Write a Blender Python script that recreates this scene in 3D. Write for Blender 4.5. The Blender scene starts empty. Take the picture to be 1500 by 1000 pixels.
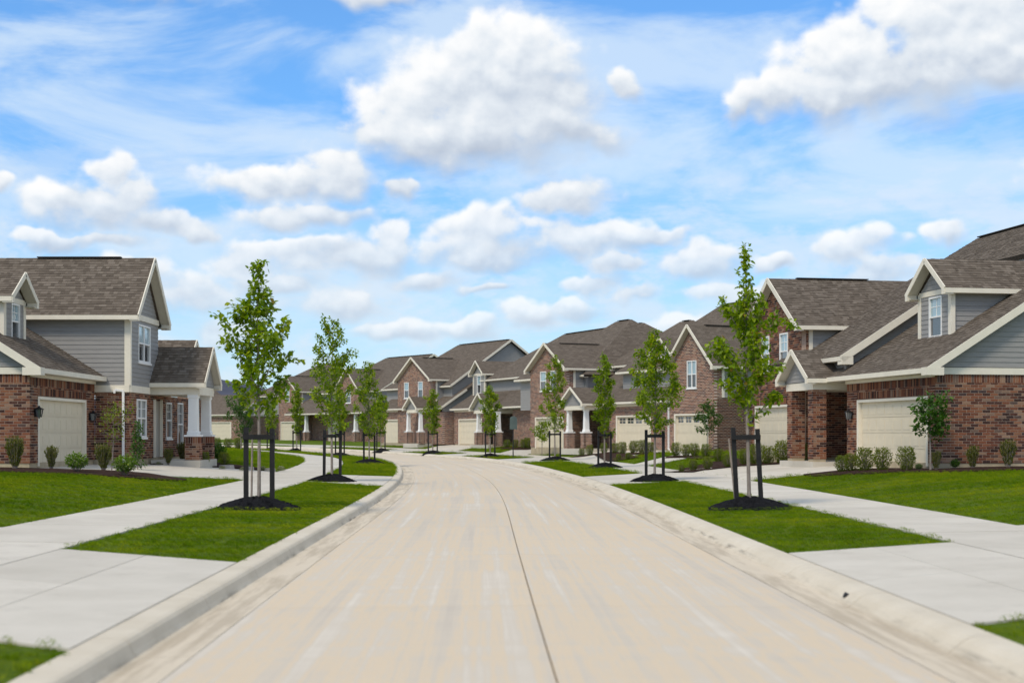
import bpy, math, random
import numpy as np
from mathutils import Matrix, Vector
R = math.radians
random.seed(11)
SC = bpy.context.scene
COL = SC.collection

# ------------------------------------------------------------------ camera, sky, sun, exposure
CAM_H = 1.7
cam_d = bpy.data.cameras.new('camera')
cam_d.lens = 50.0; cam_d.sensor_width = 36.0
cam_d.shift_y = 0.0907
cam_d.clip_end = 9000.0; cam_d.clip_start = 0.1
cam_d.dof.use_dof = True; cam_d.dof.focus_distance = 52.0; cam_d.dof.aperture_fstop = 1.45
cam = bpy.data.objects.new('camera', cam_d); COL.objects.link(cam)
cam.location = (0, 0, CAM_H); cam.rotation_euler = (R(90), 0, 0)
SC.camera = cam
SUN_EL, SUN_AZ = 52.0, 212.0          # azimuth measured clockwise from +Y: behind the camera, to its left
SKY_STRENGTH = 0.10
sun_d = bpy.data.lights.new('sun', 'SUN'); sun_d.energy = 1.5; sun_d.angle = R(12); sun_d.color = (1.0, 0.89, 0.73)
sun = bpy.data.objects.new('sun', sun_d); COL.objects.link(sun)
sv = Vector((math.sin(R(SUN_AZ)) * math.cos(R(SUN_EL)), math.cos(R(SUN_AZ)) * math.cos(R(SUN_EL)), math.sin(R(SUN_EL))))
sun.rotation_euler = sv.to_track_quat('Z', 'Y').to_euler(); sun.location = (0, -20, 60)
SC.view_settings.view_transform = 'Standard'; SC.view_settings.look = 'None'
SC.view_settings.gamma = 1.0; SC.view_settings.use_curve_mapping = False
SC.view_settings.exposure = 0.68
SC.render.engine = 'CYCLES'
SC.cycles.max_bounces = 6; SC.cycles.diffuse_bounces = 3; SC.cycles.transparent_max_bounces = 6

# ------------------------------------------------------------------ node helpers
class N:
    """thin wrapper for building node trees"""
    def __init__(s, nt): s.nt = nt
    def new(s, t, **kw):
        n = s.nt.nodes.new(t)
        for k, v in kw.items(): setattr(n, k, v)
        return n
    def put(s, sock, v):
        if hasattr(v, 'links') and hasattr(v, 'node'): s.nt.links.new(v, sock)
        elif v is not None: sock.default_value = v
    def math(s, op, a, b=None, c=None, clamp=False):
        n = s.new('ShaderNodeMath', operation=op, use_clamp=clamp)
        s.put(n.inputs[0], a); s.put(n.inputs[1], b); s.put(n.inputs[2], c)
        return n.outputs[0]
    def vmath(s, op, a, b=None, c=None):
        n = s.new('ShaderNodeVectorMath', operation=op)
        s.put(n.inputs[0], a); s.put(n.inputs[1], b); s.put(n.inputs[2], c)
        return n.outputs['Value'] if op in ('LENGTH', 'DOT_PRODUCT', 'DISTANCE') else n.outputs[0]
    def noise(s, vec, scale, detail=4, rough=0.55, dist=0.0):
        n = s.new('ShaderNodeTexNoise')
        s.put(n.inputs['Vector'], vec); n.inputs['Scale'].default_value = scale
        n.inputs['Detail'].default_value = detail; n.inputs['Roughness'].default_value = rough
        n.inputs['Distortion'].default_value = dist
        return n.outputs['Fac']
    def ramp(s, fac, stops, interp='LINEAR'):
        n = s.new('ShaderNodeValToRGB'); cr = n.color_ramp; cr.interpolation = interp
        cr.elements.remove(cr.elements[1]); cr.elements[0].position = stops[0][0]
        for p, c in stops[1:]: cr.elements.new(p)
        for i, (p, c) in enumerate(stops): cr.elements[i].color = (*c, 1) if len(c) == 3 else c
        s.put(n.inputs[0], fac); return n.outputs[0]
    def mix(s, fac, a, b, blend='MIX'):
        n = s.new('ShaderNodeMix', data_type='RGBA', blend_type=blend)
        s.put(n.inputs[0], fac)
        for sock, v in ((n.inputs[6], a), (n.inputs[7], b)):
            s.put(sock, (*v, 1) if isinstance(v, tuple) and len(v) == 3 else v)
        return n.outputs[2]
    def smooth(s, x, lo, hi, to0=0.0, to1=1.0):
        n = s.new('ShaderNodeMapRange', interpolation_type='SMOOTHSTEP')
        s.put(n.inputs[0], x); s.put(n.inputs[1], lo); s.put(n.inputs[2], hi); s.put(n.inputs[3], to0); s.put(n.inputs[4], to1)
        return n.outputs[0]

# ------------------------------------------------------------------ world: sky with clouds
def build_world():
    w = bpy.data.worlds.new('World'); SC.world = w; w.use_nodes = True
    nt = w.node_tree; nt.nodes.clear(); n = N(nt)
    out = n.new('ShaderNodeOutputWorld'); bg = n.new('ShaderNodeBackground')
    bg.inputs['Strength'].default_value = SKY_STRENGTH
    nt.links.new(bg.outputs[0], out.inputs[0])
    sky = n.new('ShaderNodeTexSky', sky_type='NISHITA')
    sky.sun_disc = False; sky.sun_elevation = R(SUN_EL); sky.sun_rotation = R(SUN_AZ)
    sky.air_density = 1.0; sky.dust_density = 0.4; sky.ozone_density = 2.5
    tc = n.new('ShaderNodeTexCoord'); dvec = tc.outputs['Generated']
    sep = n.new('ShaderNodeSeparateXYZ'); nt.links.new(dvec, sep.inputs[0])
    X, Y, Z = sep.outputs
    az = n.math('ARCTAN2', X, Y)
    el = n.math('ARCSINE', Z)
    cx = n.new('ShaderNodeCombineXYZ'); n.put(cx.inputs[0], az); n.put(cx.inputs[1], el)
    P = cx.outputs[0]
    # cumulus clouds: azimuth, elevation, half width, half height in units of 1/1000 rad
    C = [(-22,232,74,34),(-70,206,50,13),(40,206,46,12),(-62,220,44,26),(24,228,44,32),(-26,256,42,18),(4,254,30,16),(-32,203,88,19),(78,240,16,9),(-5,262,40,24),
         (258,238,84,28),(318,258,70,38),(232,250,36,24),(290,276,50,24),(184,228,30,15),(163,225,10,13),(225,226,38,11),(330,240,40,22),
         (-280,152,45,15),(-302,157,22,12),(-255,160,19,14),(-274,174,21,12),(-342,164,13,6),(-312,129,24,5),(-280,131,28,5),
         (-158,171,55,10),(-119,177,22,13),(-79,170,15,8),(-143,152,52,8),(-218,138,13,6),(-119,122,52,14),(-186,120,28,11),(-82,134,20,13),
         (43,166,31,13),(18,160,20,10),(-22,141,32,16),(53,138,46,13),(74,118,17,8),(132,118,38,12),(86,98,21,6),(184,116,14,6),
         (230,126,32,12),(255,110,40,9),(296,133,17,10),(-222,97,31,14),(-192,73,28,12),(-120,92,38,11),(-77,72,34,8),(-29,73,24,8),
         (14,83,28,10),(-19,103,22,4),(45,88,24,8),(120,70,40,9),(180,85,40,8),(-300,85,60,10),(330,90,60,10),
         (-420,180,60,24),(-520,120,80,22),(430,170,70,26),(560,220,90,40),(-480,300,90,40),(150,360,110,46),(-200,420,120,50),(400,440,130,60),
         (-262,110,30,9),(-165,105,40,8),(-60,108,34,7),(60,108,30,7),(160,96,44,8),(240,92,40,8),(-20,128,50,10),(-150,130,60,8),(90,140,30,8),(-240,145,30,7),(-100,300,40,10),(-285,300,60,14),
         (-700,260,110,50),(760,140,100,26),(900,330,140,60),(-950,160,120,30)]
    m = n; p = P
    warp = m.new('ShaderNodeTexNoise'); m.put(warp.inputs['Vector'], p); warp.inputs['Scale'].default_value = 26; warp.inputs['Detail'].default_value = 3
    wv = m.vmath('MULTIPLY_ADD', m.vmath('SUBTRACT', warp.outputs['Color'], (0.5, 0.5, 0.5)), (0.05, 0.03, 0), p)
    acc = None; sw = None; swv = None
    for a, e, ra, re in C:
        a, e, ra, re = a / 1000, e / 1000, ra * 1.24 / 1000, re * 1.36 / 1000
        q = m.vmath('MULTIPLY_ADD', wv, (1 / ra, 1 / re, 0), (-a / ra, -e / re, 0))
        l = m.vmath('DOT_PRODUCT', q, q)
        acc = l if acc is None else m.math('SMOOTH_MIN', acc, l, 0.35)
        wt = m.math('POWER', 0.12, l); qy = m.vmath('DOT_PRODUCT', q, (-0.3, 0.95, 0))
        sw = wt if sw is None else m.math('ADD', sw, wt); swv = m.math('MULTIPLY', wt, qy) if swv is None else m.math('MULTIPLY_ADD', wt, qy, swv)
    V = m.math('DIVIDE', swv, m.math('MAXIMUM', sw, 1e-6))
    base = m.math('SUBTRACT', 1.0, m.math('SQRT', m.math('MAXIMUM', acc, 0.0)))
    g = bpy.data.node_groups.new('cloud_billow', 'ShaderNodeTree')
    g.interface.new_socket('P', in_out='INPUT', socket_type='NodeSocketVector')
    g.interface.new_socket('D', in_out='OUTPUT', socket_type='NodeSocketFloat')
    k = N(g); gi = k.new('NodeGroupInput'); go = k.new('NodeGroupOutput'); p = gi.outputs[0]
    wp = k.new('ShaderNodeTexNoise'); k.put(wp.inputs['Vector'], p); wp.inputs['Scale'].default_value = 30; wp.inputs['Detail'].default_value = 4
    st = k.vmath('MULTIPLY', p, (1, 1.25, 1))
    f1 = k.noise(st, 26, 9, 0.54)
    d = k.math('MULTIPLY', k.math('SUBTRACT', f1, 0.5), 1.5)
    for sc_, sm, wd, am in ((46, 0.35, 0.03, 0.50), (100, 0.5, 0.02, 0.13)):
        v = k.new('ShaderNodeTexVoronoi', feature='SMOOTH_F1'); k.put(v.inputs['Vector'], k.vmath('MULTIPLY_ADD', wp.outputs['Color'], (wd, wd, 0), st)); v.inputs['Scale'].default_value = sc_
        v.inputs['Smoothness'].default_value = sm
        d = k.math('ADD', d, k.math('MULTIPLY', k.math('SUBTRACT', 0.42, v.outputs['Distance']), am))
    g.links.new(d, go.inputs[0])
    def billow(vec):
        gn = n.new('ShaderNodeGroup'); gn.node_tree = g; n.put(gn.inputs[0], vec); return gn.outputs[0]
    B0 = billow(P); B1 = billow(n.vmath('ADD', P, (-0.003, 0.0075, 0)))
    # flat, ragged bases: less billow towards the underside
    D0 = n.math('ADD', n.math('MULTIPLY_ADD', B0, n.smooth(V, -0.9, 0.1, 0.7, 0.9), n.math('MULTIPLY', base, 1.5)), 0.02)
    lit = n.math('MULTIPLY_ADD', V, 0.56, 0.50)
    lit = n.math('ADD', lit, n.math('MULTIPLY', n.math('SUBTRACT', B0, B1), 0.46))
    lit = n.math('ADD', lit, n.math('MULTIPLY', B0, 0.10), clamp=True)
    # sunlit edges are crisp, shaded bases are wispy
    soft = n.math('MULTIPLY_ADD', n.smooth(lit, 0.3, 0.75), -0.62, 1.12)
    mask = n.new('ShaderNodeMapRange', interpolation_type='SMOOTHSTEP'); n.put(mask.inputs[0], D0); n.put(mask.inputs[1], -0.05); n.put(mask.inputs[2], soft); mask = mask.outputs[0]
    ccol = n.ramp(lit, [(0.0, (2.9, 3.35, 4.1)), (0.3, (3.7, 4.15, 4.8)), (0.55, (4.9, 5.25, 5.65)), (0.78, (6.0, 6.1, 6.2)), (1.0, (6.5, 6.45, 6.35))])
    # thin high veil
    vs = n.vmath('MULTIPLY', P, (3.2, 9.0, 1.0))
    rot = n.new('ShaderNodeVectorRotate', rotation_type='Z_AXIS'); n.put(rot.inputs[0], vs); rot.inputs['Angle'].default_value = R(-24)
    veil = n.noise(rot.outputs[0], 1.5, 8, 0.56, 0.5)
    veil = n.smooth(veil, 0.40, 0.60)
    hor = n.smooth(el, 0.02, 0.22, 0.55, 0.0)
    veil2 = n.math('ADD', n.math('MULTIPLY', veil, 0.66), n.math('MULTIPLY', n.math('SUBTRACT', 1.0, n.math('MULTIPLY', veil, 0.8)), hor))
    tint = n.mix(1.0, sky.outputs[0], n.mix(n.smooth(el, 0.04, 0.3), (0.36, 0.70, 0.98), (0.58, 0.92, 1.2)), 'MULTIPLY')
    skyc = n.mix(veil2, tint, (4.75, 5.5, 6.15))
    # soft low-contrast banks of distant cloud
    bk = n.noise(n.vmath('MULTIPLY', wv2 if False else P, (1, 2.1, 1)), 17, 6, 0.6, 0.2)
    bank = n.math('MULTIPLY', n.smooth(bk, 0.44, 0.64), n.math('MULTIPLY', n.smooth(el, 0.0, 0.03), n.smooth(el, 0.13, 0.24, 1.0, 0.0)))
    skyc = n.mix(n.math('MULTIPLY', bank, 0.6), skyc, (4.7, 5.25, 5.9))
    fin = n.mix(n.math('MULTIPLY', mask, n.smooth(el, 0.03, 0.2, 0.62, 1.0)), skyc, ccol)
    # broken cloud carried on overhead and all round, added unseen to neutralise the light
    zz = n.math('ADD', n.math('MAXIMUM', Z, 0.0), 0.12)
    c2 = n.new('ShaderNodeCombineXYZ'); n.put(c2.inputs[0], n.math('DIVIDE', X, zz)); n.put(c2.inputs[1], n.math('DIVIDE', Y, zz))
    ov = n.noise(c2.outputs[0], 1.3, 6, 0.58, 0.3)
    ovm = n.smooth(ov, 0.42, 0.62)
    ring = n.math('MAXIMUM', n.smooth(el, 0.36, 0.52), n.smooth(n.math('ABSOLUTE', az), 0.45, 0.65))
    fin = n.mix(n.math('MULTIPLY', ovm, ring), fin, n.ramp(ov, [(0.45, (6.2, 6.3, 6.4)), (0.7, (4.8, 5.2, 5.7))]))
    # below the horizon: dull ground colour
    fin = n.mix(n.smooth(el, -0.03, -0.005), (1.2, 1.3, 1.1), fin)
    nt.links.new(fin, bg.inputs['Color'])
    w.cycles.sampling_method = 'MANUAL'; w.cycles.sample_map_resolution = 512
build_world()

# ------------------------------------------------------------------ materials
MATS = {}
def mat(name, fn):
    m = bpy.data.materials.new(name); m.use_nodes = True
    nt = m.node_tree; nt.nodes.clear(); n = N(nt)
    out = n.new('ShaderNodeOutputMaterial'); b = n.new('ShaderNodeBsdfPrincipled')
    nt.links.new(b.outputs[0], out.inputs[0])
    b.inputs['Roughness'].default_value = 0.7
    b.inputs['Specular IOR Level'].default_value = 0.3
    fn(n, b, out); MATS[name] = m; return m
def bump(n, b, h, strength=0.3, dist=0.01):
    bn = n.new('ShaderNodeBump'); bn.inputs['Strength'].default_value = strength; bn.inputs['Distance'].default_value = dist
    n.put(bn.inputs['Height'], h); n.nt.links.new(bn.outputs[0], b.inputs['Normal'])
def wpos(n): return n.new('ShaderNodeNewGeometry').outputs['Position']
def uvc(n): return n.new('ShaderNodeTexCoord').outputs['UV']
def objc(n): return n.new('ShaderNodeTexCoord').outputs['Object']
def attr(n, name): 
    a = n.new('ShaderNodeAttribute'); a.attribute_name = name; return a.outputs['Fac']
def simple(name, col, rough=0.6, spec=0.3, var=0.12, scale=3.0, metal=0.0):
    def fn(n, b, out):
        f = n.noise(objc(n), scale, 5, 0.6)
        c0 = tuple(x * (1 - var) for x in col); c1 = tuple(min(1, x * (1 + var)) for x in col)
        n.put(b.inputs['Base Color'], n.ramp(f, [(0.3, c0), (0.7, c1)]))
        b.inputs['Roughness'].default_value = rough; b.inputs['Specular IOR Level'].default_value = spec; b.inputs['Metallic'].default_value = metal
    return mat(name, fn)
def m_road(n, b, out):
    uv = uvc(n); sep = n.new('ShaderNodeSeparateXYZ'); n.put(sep.inputs[0], uv)
    streak = n.noise(n.vmath('MULTIPLY', uv, (3.4, 0.045, 1)), 1.0, 7, 0.68)
    cross = n.noise(n.vmath('MULTIPLY', uv, (0.12, 2.2, 1)), 1.0, 4, 0.6)
    broad = n.noise(uv, 0.23, 4, 0.6)
    fine = n.noise(wpos(n), 55, 3, 0.7)
    f = n.math('ADD', n.math('MULTIPLY', streak, 0.66), n.math('ADD', n.math('MULTIPLY', broad, 0.2), n.math('MULTIPLY', cross, 0.14)))
    c = n.ramp(f, [(0.37, (0.52, 0.455, 0.37)), (0.455, (0.585, 0.51, 0.405)), (0.50, (0.655, 0.525, 0.36)), (0.54, (0.59, 0.52, 0.42)), (0.62, (0.68, 0.615, 0.515))])
    c = n.mix(n.math('MULTIPLY', fine, 0.22), c, (0.36, 0.31, 0.25))
    tone = n.new('ShaderNodeObjectInfo').outputs['Random']
    c = n.mix(n.math('MULTIPLY', tone, 0.10), c, (0.36, 0.35, 0.33))
    n.put(b.inputs['Base Color'], c); b.inputs['Roughness'].default_value = 0.85
    comb = n.new('ShaderNodeTexWave', wave_type='BANDS', bands_direction='Y'); n.put(comb.inputs[0], uv); comb.inputs['Scale'].default_value = 9; comb.inputs['Distortion'].default_value = 1.5
    bump(n, b, n.math('ADD', n.math('MULTIPLY', comb.outputs['Fac'], 0.4), fine), 0.25, 0.004)
mat('road_concrete', m_road)
def concrete(name, lo, hi, dirty=(0.2, 0.17, 0.13), dirt=0.35):
    def fn(n, b, out):
        p = wpos(n)
        broad = n.noise(p, 0.6, 6, 0.65); fine = n.noise(p, 45, 3, 0.7)
        c = n.ramp(broad, [(0.3, lo), (0.7, hi)])
        c = n.mix(n.math('MULTIPLY', fine, 0.22), c, tuple(x * 0.6 for x in lo))
        st = n.smooth(n.noise(p, 1.7, 7, 0.75), 0.52, 0.78)
        c = n.mix(n.math('MULTIPLY', st, dirt), c, dirty)
        tone = n.new('ShaderNodeObjectInfo').outputs['Random']
        c = n.mix(n.math('MULTIPLY', tone, 0.34), c, tuple(x * 0.8 for x in lo))
        n.put(b.inputs['Base Color'], c); b.inputs['Roughness'].default_value = 0.85
        bump(n, b, fine, 0.3, 0.004)
    return mat(name, fn)
concrete('walk_concrete', (0.53, 0.485, 0.405), (0.68, 0.63, 0.54), dirt=0.32)
def m_curb(n, b, out):
    p = wpos(n); uv = uvc(n); sp = n.new('ShaderNodeSeparateXYZ'); n.put(sp.inputs[0], uv)
    broad = n.noise(p, 0.7, 6, 0.65); fine = n.noise(p, 45, 3, 0.7)
    c = n.ramp(broad, [(0.3, (0.56, 0.49, 0.375)), (0.7, (0.69, 0.62, 0.50))])
    c = n.mix(n.math('MULTIPLY', fine, 0.25), c, (0.3, 0.26, 0.2))
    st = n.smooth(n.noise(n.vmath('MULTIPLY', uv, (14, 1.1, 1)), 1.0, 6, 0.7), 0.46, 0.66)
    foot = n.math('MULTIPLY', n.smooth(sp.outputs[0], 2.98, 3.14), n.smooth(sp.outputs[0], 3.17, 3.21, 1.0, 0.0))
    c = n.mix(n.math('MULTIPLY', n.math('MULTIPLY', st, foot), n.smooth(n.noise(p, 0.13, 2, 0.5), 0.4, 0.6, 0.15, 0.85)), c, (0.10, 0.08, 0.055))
    gut = n.smooth(sp.outputs[0], 3.1, 3.18, 1.0, 0.0)
    c = n.mix(n.math('MULTIPLY', gut, 0.7), c, n.mix(n.smooth(n.noise(n.vmath('MULTIPLY', uv, (5, 0.35, 1)), 1.0, 6, 0.7), 0.42, 0.62), (0.60, 0.51, 0.385), (0.40, 0.325, 0.23)))
    st2 = n.smooth(n.noise(p, 2.2, 6, 0.75), 0.57, 0.78)
    c = n.mix(n.math('MULTIPLY', st2, 0.42), c, (0.25, 0.215, 0.16))
    n.put(b.inputs['Base Color'], c); b.inputs['Roughness'].default_value = 0.88
    bump(n, b, fine, 0.35, 0.004)
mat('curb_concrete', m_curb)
simple('joint_dark', (0.18, 0.14, 0.10), 0.95, 0.1)
simple('foundation', (0.42, 0.35, 0.24), 0.9, 0.2, 0.15)
def m_lawn(n, b, out):
    p = wpos(n)
    f = n.noise(p, 0.5, 5, 0.65); g2 = n.noise(p, 30, 4, 0.75)
    c = n.ramp(f, [(0.3, (0.075, 0.125, 0.004)), (0.55, (0.105, 0.155, 0.006)), (0.75, (0.15, 0.185, 0.010))])
    c = n.mix(n.math('MULTIPLY', g2, 0.5), c, (0.03, 0.06, 0.006))
    n.put(b.inputs['Base Color'], c); b.inputs['Roughness'].default_value = 0.9; b.inputs['Specular IOR Level'].default_value = 0.1
    bump(n, b, g2, 0.6, 0.03)
mat('lawn', m_lawn)
def m_blade(n, b, out):
    p = wpos(n)
    f = n.math('ADD', n.math('MULTIPLY', n.noise(p, 0.35, 4, 0.65), 0.55), n.math('MULTIPLY', n.noise(p, 2.6, 4, 0.7), 0.45)); rnd = n.new('ShaderNodeObjectInfo').outputs['Random']
    c = n.ramp(f, [(0.38, (0.068, 0.15, 0.001)), (0.5, (0.155, 0.25, 0.003)), (0.61, (0.30, 0.34, 0.010))])
    c = n.mix(n.math('MULTIPLY', n.smooth(rnd, 0.5, 1.0), 0.35), c, (0.26, 0.24, 0.02))
    n.put(b.inputs['Base Color'], c); b.inputs['Roughness'].default_value = 0.8; b.inputs['Specular IOR Level'].default_value = 0.04
    t = n.new('ShaderNodeBsdfTranslucent'); n.put(t.inputs[0], c)
    mx = n.new('ShaderNodeMixShader'); mx.inputs[0].default_value = 0.42
    n.nt.links.new(b.outputs[0], mx.inputs[1]); n.nt.links.new(t.outputs[0], mx.inputs[2]); n.nt.links.new(mx.outputs[0], out.inputs[0])
mat('grass_blade', m_blade)
def m_mulch(lo, hi):
    def fn(n, b, out):
        p = wpos(n)
        v = n.new('ShaderNodeTexVoronoi'); n.put(v.inputs['Vector'], n.vmath('MULTIPLY', p, (1, 1.7, 1))); v.inputs['Scale'].default_value = 26
        f = n.noise(p, 40, 4, 0.7)
        c = n.mix(v.outputs['Color'], lo, hi); c = n.mix(f, c, lo)
        n.put(b.inputs['Base Color'], c); b.inputs['Roughness'].default_value = 0.95; b.inputs['Specular IOR Level'].default_value = 0.1
        bump(n, b, n.math('ADD', v.outputs['Distance'], f), 1.0, 0.05)
    return fn
mat('mulch_black', m_mulch((0.010, 0.010, 0.012), (0.035, 0.033, 0.036)))
mat('mulch_brown', m_mulch((0.045, 0.024, 0.017), (0.13, 0.075, 0.055)))
BRICK_STOPS = [(0.0, (0.036, 0.020, 0.018)), (0.18, (0.075, 0.031, 0.024)), (0.36, (0.145, 0.052, 0.030)), (0.54, (0.225, 0.082, 0.042)),
               (0.72, (0.255, 0.12, 0.066)), (0.88, (0.31, 0.195, 0.13)), (1.0, (0.05, 0.034, 0.036))]
def m_brick(src):
    def fn(n, b, out):
        r = n.new('ShaderNodeObjectInfo').outputs['Random'] if src == 'obj' else attr(n, 'tint')
        f = n.noise(wpos(n), 22, 4, 0.7)
        c = n.ramp(r, BRICK_STOPS)
        c = n.mix(n.math('MULTIPLY', n.smooth(f, 0.45, 0.75), 0.32), c, (0.24, 0.155, 0.115))
        n.put(b.inputs['Base Color'], c); b.inputs['Roughness'].default_value = 0.9; b.inputs['Specular IOR Level'].default_value = 0.15
        bump(n, b, f, 0.4, 0.006)
    return fn
mat('brick_single', m_brick('obj')); mat('brick_mass', m_brick('attr'))
simple('mortar', (0.47, 0.345, 0.265), 0.95, 0.1, 0.15, 8)
def m_brickwall(n, b, out):
    uv = uvc(n)
    bt = n.new('ShaderNodeTexBrick'); n.put(bt.inputs['Vector'], uv)
    bt.inputs['Scale'].default_value = 1.0; bt.inputs['Brick Width'].default_value = 0.255; bt.inputs['Row Height'].default_value = 0.084
    bt.inputs['Mortar Size'].default_value = 0.0135; bt.inputs['Mortar Smooth'].default_value = 0.2
    bt.inputs['Color1'].default_value = (0, 0, 0, 1); bt.inputs['Color2'].default_value = (1, 1, 1, 1); bt.inputs['Mortar'].default_value = (0.5, 0.5, 0.5, 1)
    bt.offset = 0.5
    # a second random value for every brick
    f = n.noise(wpos(n), 12, 4, 0.7)
    c = n.ramp(bt.outputs['Color'], BRICK_STOPS)
    c = n.mix(n.math('MULTIPLY', n.smooth(f, 0.45, 0.75), 0.32), c, (0.24, 0.155, 0.115))
    c = n.mix(bt.outputs['Fac'], c, (0.50, 0.385, 0.315))
    n.put(b.inputs['Base Color'], c); b.inputs['Roughness'].default_value = 0.9; b.inputs['Specular IOR Level'].default_value = 0.15
    bump(n, b, n.math('SUBTRACT', 1.0, bt.outputs['Fac']), 0.6, 0.012)
mat('brick_wall', m_brickwall)
ROOF_STOPS = [(0.0, (0.078, 0.062, 0.048)), (0.35, (0.108, 0.087, 0.068)), (0.7, (0.136, 0.111, 0.088)), (1.0, (0.185, 0.154, 0.124))]
def m_shingle(src):
    def fn(n, b, out):
        r = n.new('ShaderNodeObjectInfo').outputs['Random'] if src == 'obj' else attr(n, 'tint')
        f = n.noise(wpos(n), 60, 3, 0.8)
        c = n.ramp(r, ROOF_STOPS); c = n.mix(n.math('MULTIPLY', f, 0.45), c, (0.18, 0.15, 0.12))
        n.put(b.inputs['Base Color'], c); b.inputs['Roughness'].default_value = 0.95; b.inputs['Specular IOR Level'].default_value = 0.1
        bump(n, b, f, 0.5, 0.006)
    return fn
mat('shingle_single', m_shingle('obj')); mat('shingle_mass', m_shingle('attr'))
def m_rooffar(n, b, out):
    uv = uvc(n)
    bt = n.new('ShaderNodeTexBrick'); n.put(bt.inputs['Vector'], uv)
    bt.inputs['Scale'].default_value = 1.0; bt.inputs['Brick Width'].default_value = 0.3; bt.inputs['Row Height'].default_value = 0.145
    bt.inputs['Mortar Size'].default_value = 0.012; bt.inputs['Mortar Smooth'].default_value = 0.3
    bt.inputs['Color1'].default_value = (0, 0, 0, 1); bt.inputs['Color2'].default_value = (1, 1, 1, 1); bt.inputs['Mortar'].default_value = (0.1, 0.1, 0.1, 1)
    f = n.noise(wpos(n), 9, 5, 0.8)
    k = n.math('ADD', n.math('MULTIPLY', bt.outputs['Color'], 0.55), n.math('MULTIPLY', f, 0.45))
    c = n.ramp(k, [(p_, tuple(1.12 * x_ for x_ in c_)) for p_, c_ in ROOF_STOPS])
    c = n.mix(n.math('MULTIPLY', bt.outputs['Fac'], 0.3), c, (0.06, 0.05, 0.045))
    n.put(b.inputs['Base Color'], c); b.inputs['Roughness'].default_value = 0.95; b.inputs['Specular IOR Level'].default_value = 0.1
    bump(n, b, n.math('SUBTRACT', k, bt.outputs['Fac']), 0.5, 0.015)
mat('roof_far', m_rooffar)
def m_siding(n, b, out):
    p = objc(n)
    f = n.noise(n.vmath('MULTIPLY', p, (1, 1, 6)), 3, 4, 0.6)
    c = n.ramp(f, [(0.3, (0.262, 0.254, 0.242)), (0.7, (0.305, 0.296, 0.282))])
    n.put(b.inputs['Base Color'], c); b.inputs['Roughness'].default_value = 0.6
mat('siding', m_siding)
simple('trim', (0.76, 0.70, 0.575), 0.55, 0.35, 0.05)
simple('white_paint', (0.82, 0.81, 0.78), 0.5, 0.35, 0.03)
simple('garage_cream', (0.68, 0.60, 0.45), 0.5, 0.35, 0.04)
simple('soffit', (0.55, 0.51, 0.42), 0.6, 0.3, 0.05)
simple('black_metal', (0.012, 0.012, 0.014), 0.5, 0.4, 0.2)
simple('black_wood', (0.013, 0.0125, 0.013), 0.7, 0.3, 0.35, 9)
simple('ridge_vent', (0.045, 0.038, 0.034), 0.9, 0.2, 0.2)
simple('door_paint', (0.35, 0.33, 0.29), 0.5, 0.4, 0.05)
simple('sign_back', (0.10, 0.135, 0.125), 0.5, 0.4, 0.15)
simple('weathered_wood', (0.30, 0.25, 0.21), 0.85, 0.2, 0.2, 12)
simple('dark_room', (0.02, 0.02, 0.02), 0.9, 0.1)
simple('edge_stone', (0.42, 0.38, 0.33), 0.9, 0.2, 0.2, 9)
def m_glass(col, rough):
    def fn(n, b, out):
        n.put(b.inputs['Base Color'], (*col, 1)); b.inputs['Roughness'].default_value = rough; b.inputs['IOR'].default_value = 1.55
        b.inputs['Specular IOR Level'].default_value = 0.9; b.inputs['Coat Weight'].default_value = 0.6; b.inputs['Coat Roughness'].default_value = 0.03
        bump(n, b, n.noise(objc(n), 2.0, 2, 0.5), 0.03, 0.02)
    return fn
mat('glass_dark', m_glass((0.022, 0.030, 0.036), 0.08)); mat('glass_light', m_glass((0.27, 0.40, 0.45), 0.1))  # light panes: bluish sky reflection and pale blinds put into the base colour
mat('lantern_glass', m_glass((0.10, 0.12, 0.13), 0.1))
def m_bark(n, b, out):
    p = objc(n); f = n.noise(n.vmath('MULTIPLY', p, (6, 6, 1.2)), 5, 5, 0.7)
    n.put(b.inputs['Base Color'], n.ramp(f, [(0.3, (0.15, 0.12, 0.10)), (0.7, (0.33, 0.285, 0.245))])); b.inputs['Roughness'].default_value = 0.9
    bump(n, b, f, 0.5, 0.01)
mat('bark', m_bark)
def leafmat(name, stops, trans=0.35):
    def fn(n, b, out):
        c = n.ramp(attr(n, 'tint'), stops)
        n.put(b.inputs['Base Color'], c); b.inputs['Roughness'].default_value = 0.42; b.inputs['Specular IOR Level'].default_value = 0.35
        t = n.new('ShaderNodeBsdfTranslucent'); n.put(t.inputs[0], n.mix(1.0, c, (1.25, 1.35, 0.55), 'MULTIPLY'))
        mx = n.new('ShaderNodeMixShader'); mx.inputs[0].default_value = trans
        n.nt.links.new(b.outputs[0], mx.inputs[1]); n.nt.links.new(t.outputs[0], mx.inputs[2]); n.nt.links.new(mx.outputs[0], out.inputs[0])
    return mat(name, fn)
leafmat('leaf_tree', [(0, (0.07, 0.135, 0.002)), (0.36, (0.165, 0.26, 0.004)), (0.70, (0.29, 0.37, 0.006)), (0.92, (0.42, 0.44, 0.012)), (1, (0.36, 0.22, 0.05))], 0.5)
leafmat('leaf_dark', [(0, (0.025, 0.075, 0.008)), (0.5, (0.055, 0.135, 0.012)), (1, (0.11, 0.21, 0.02))])
leafmat('leaf_bright', [(0, (0.07, 0.15, 0.010)), (0.5, (0.14, 0.23, 0.018)), (1, (0.26, 0.32, 0.04))])
leafmat('leaf_olive', [(0, (0.07, 0.095, 0.012)), (0.5, (0.15, 0.17, 0.022)), (1, (0.28, 0.24, 0.06))])
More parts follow.
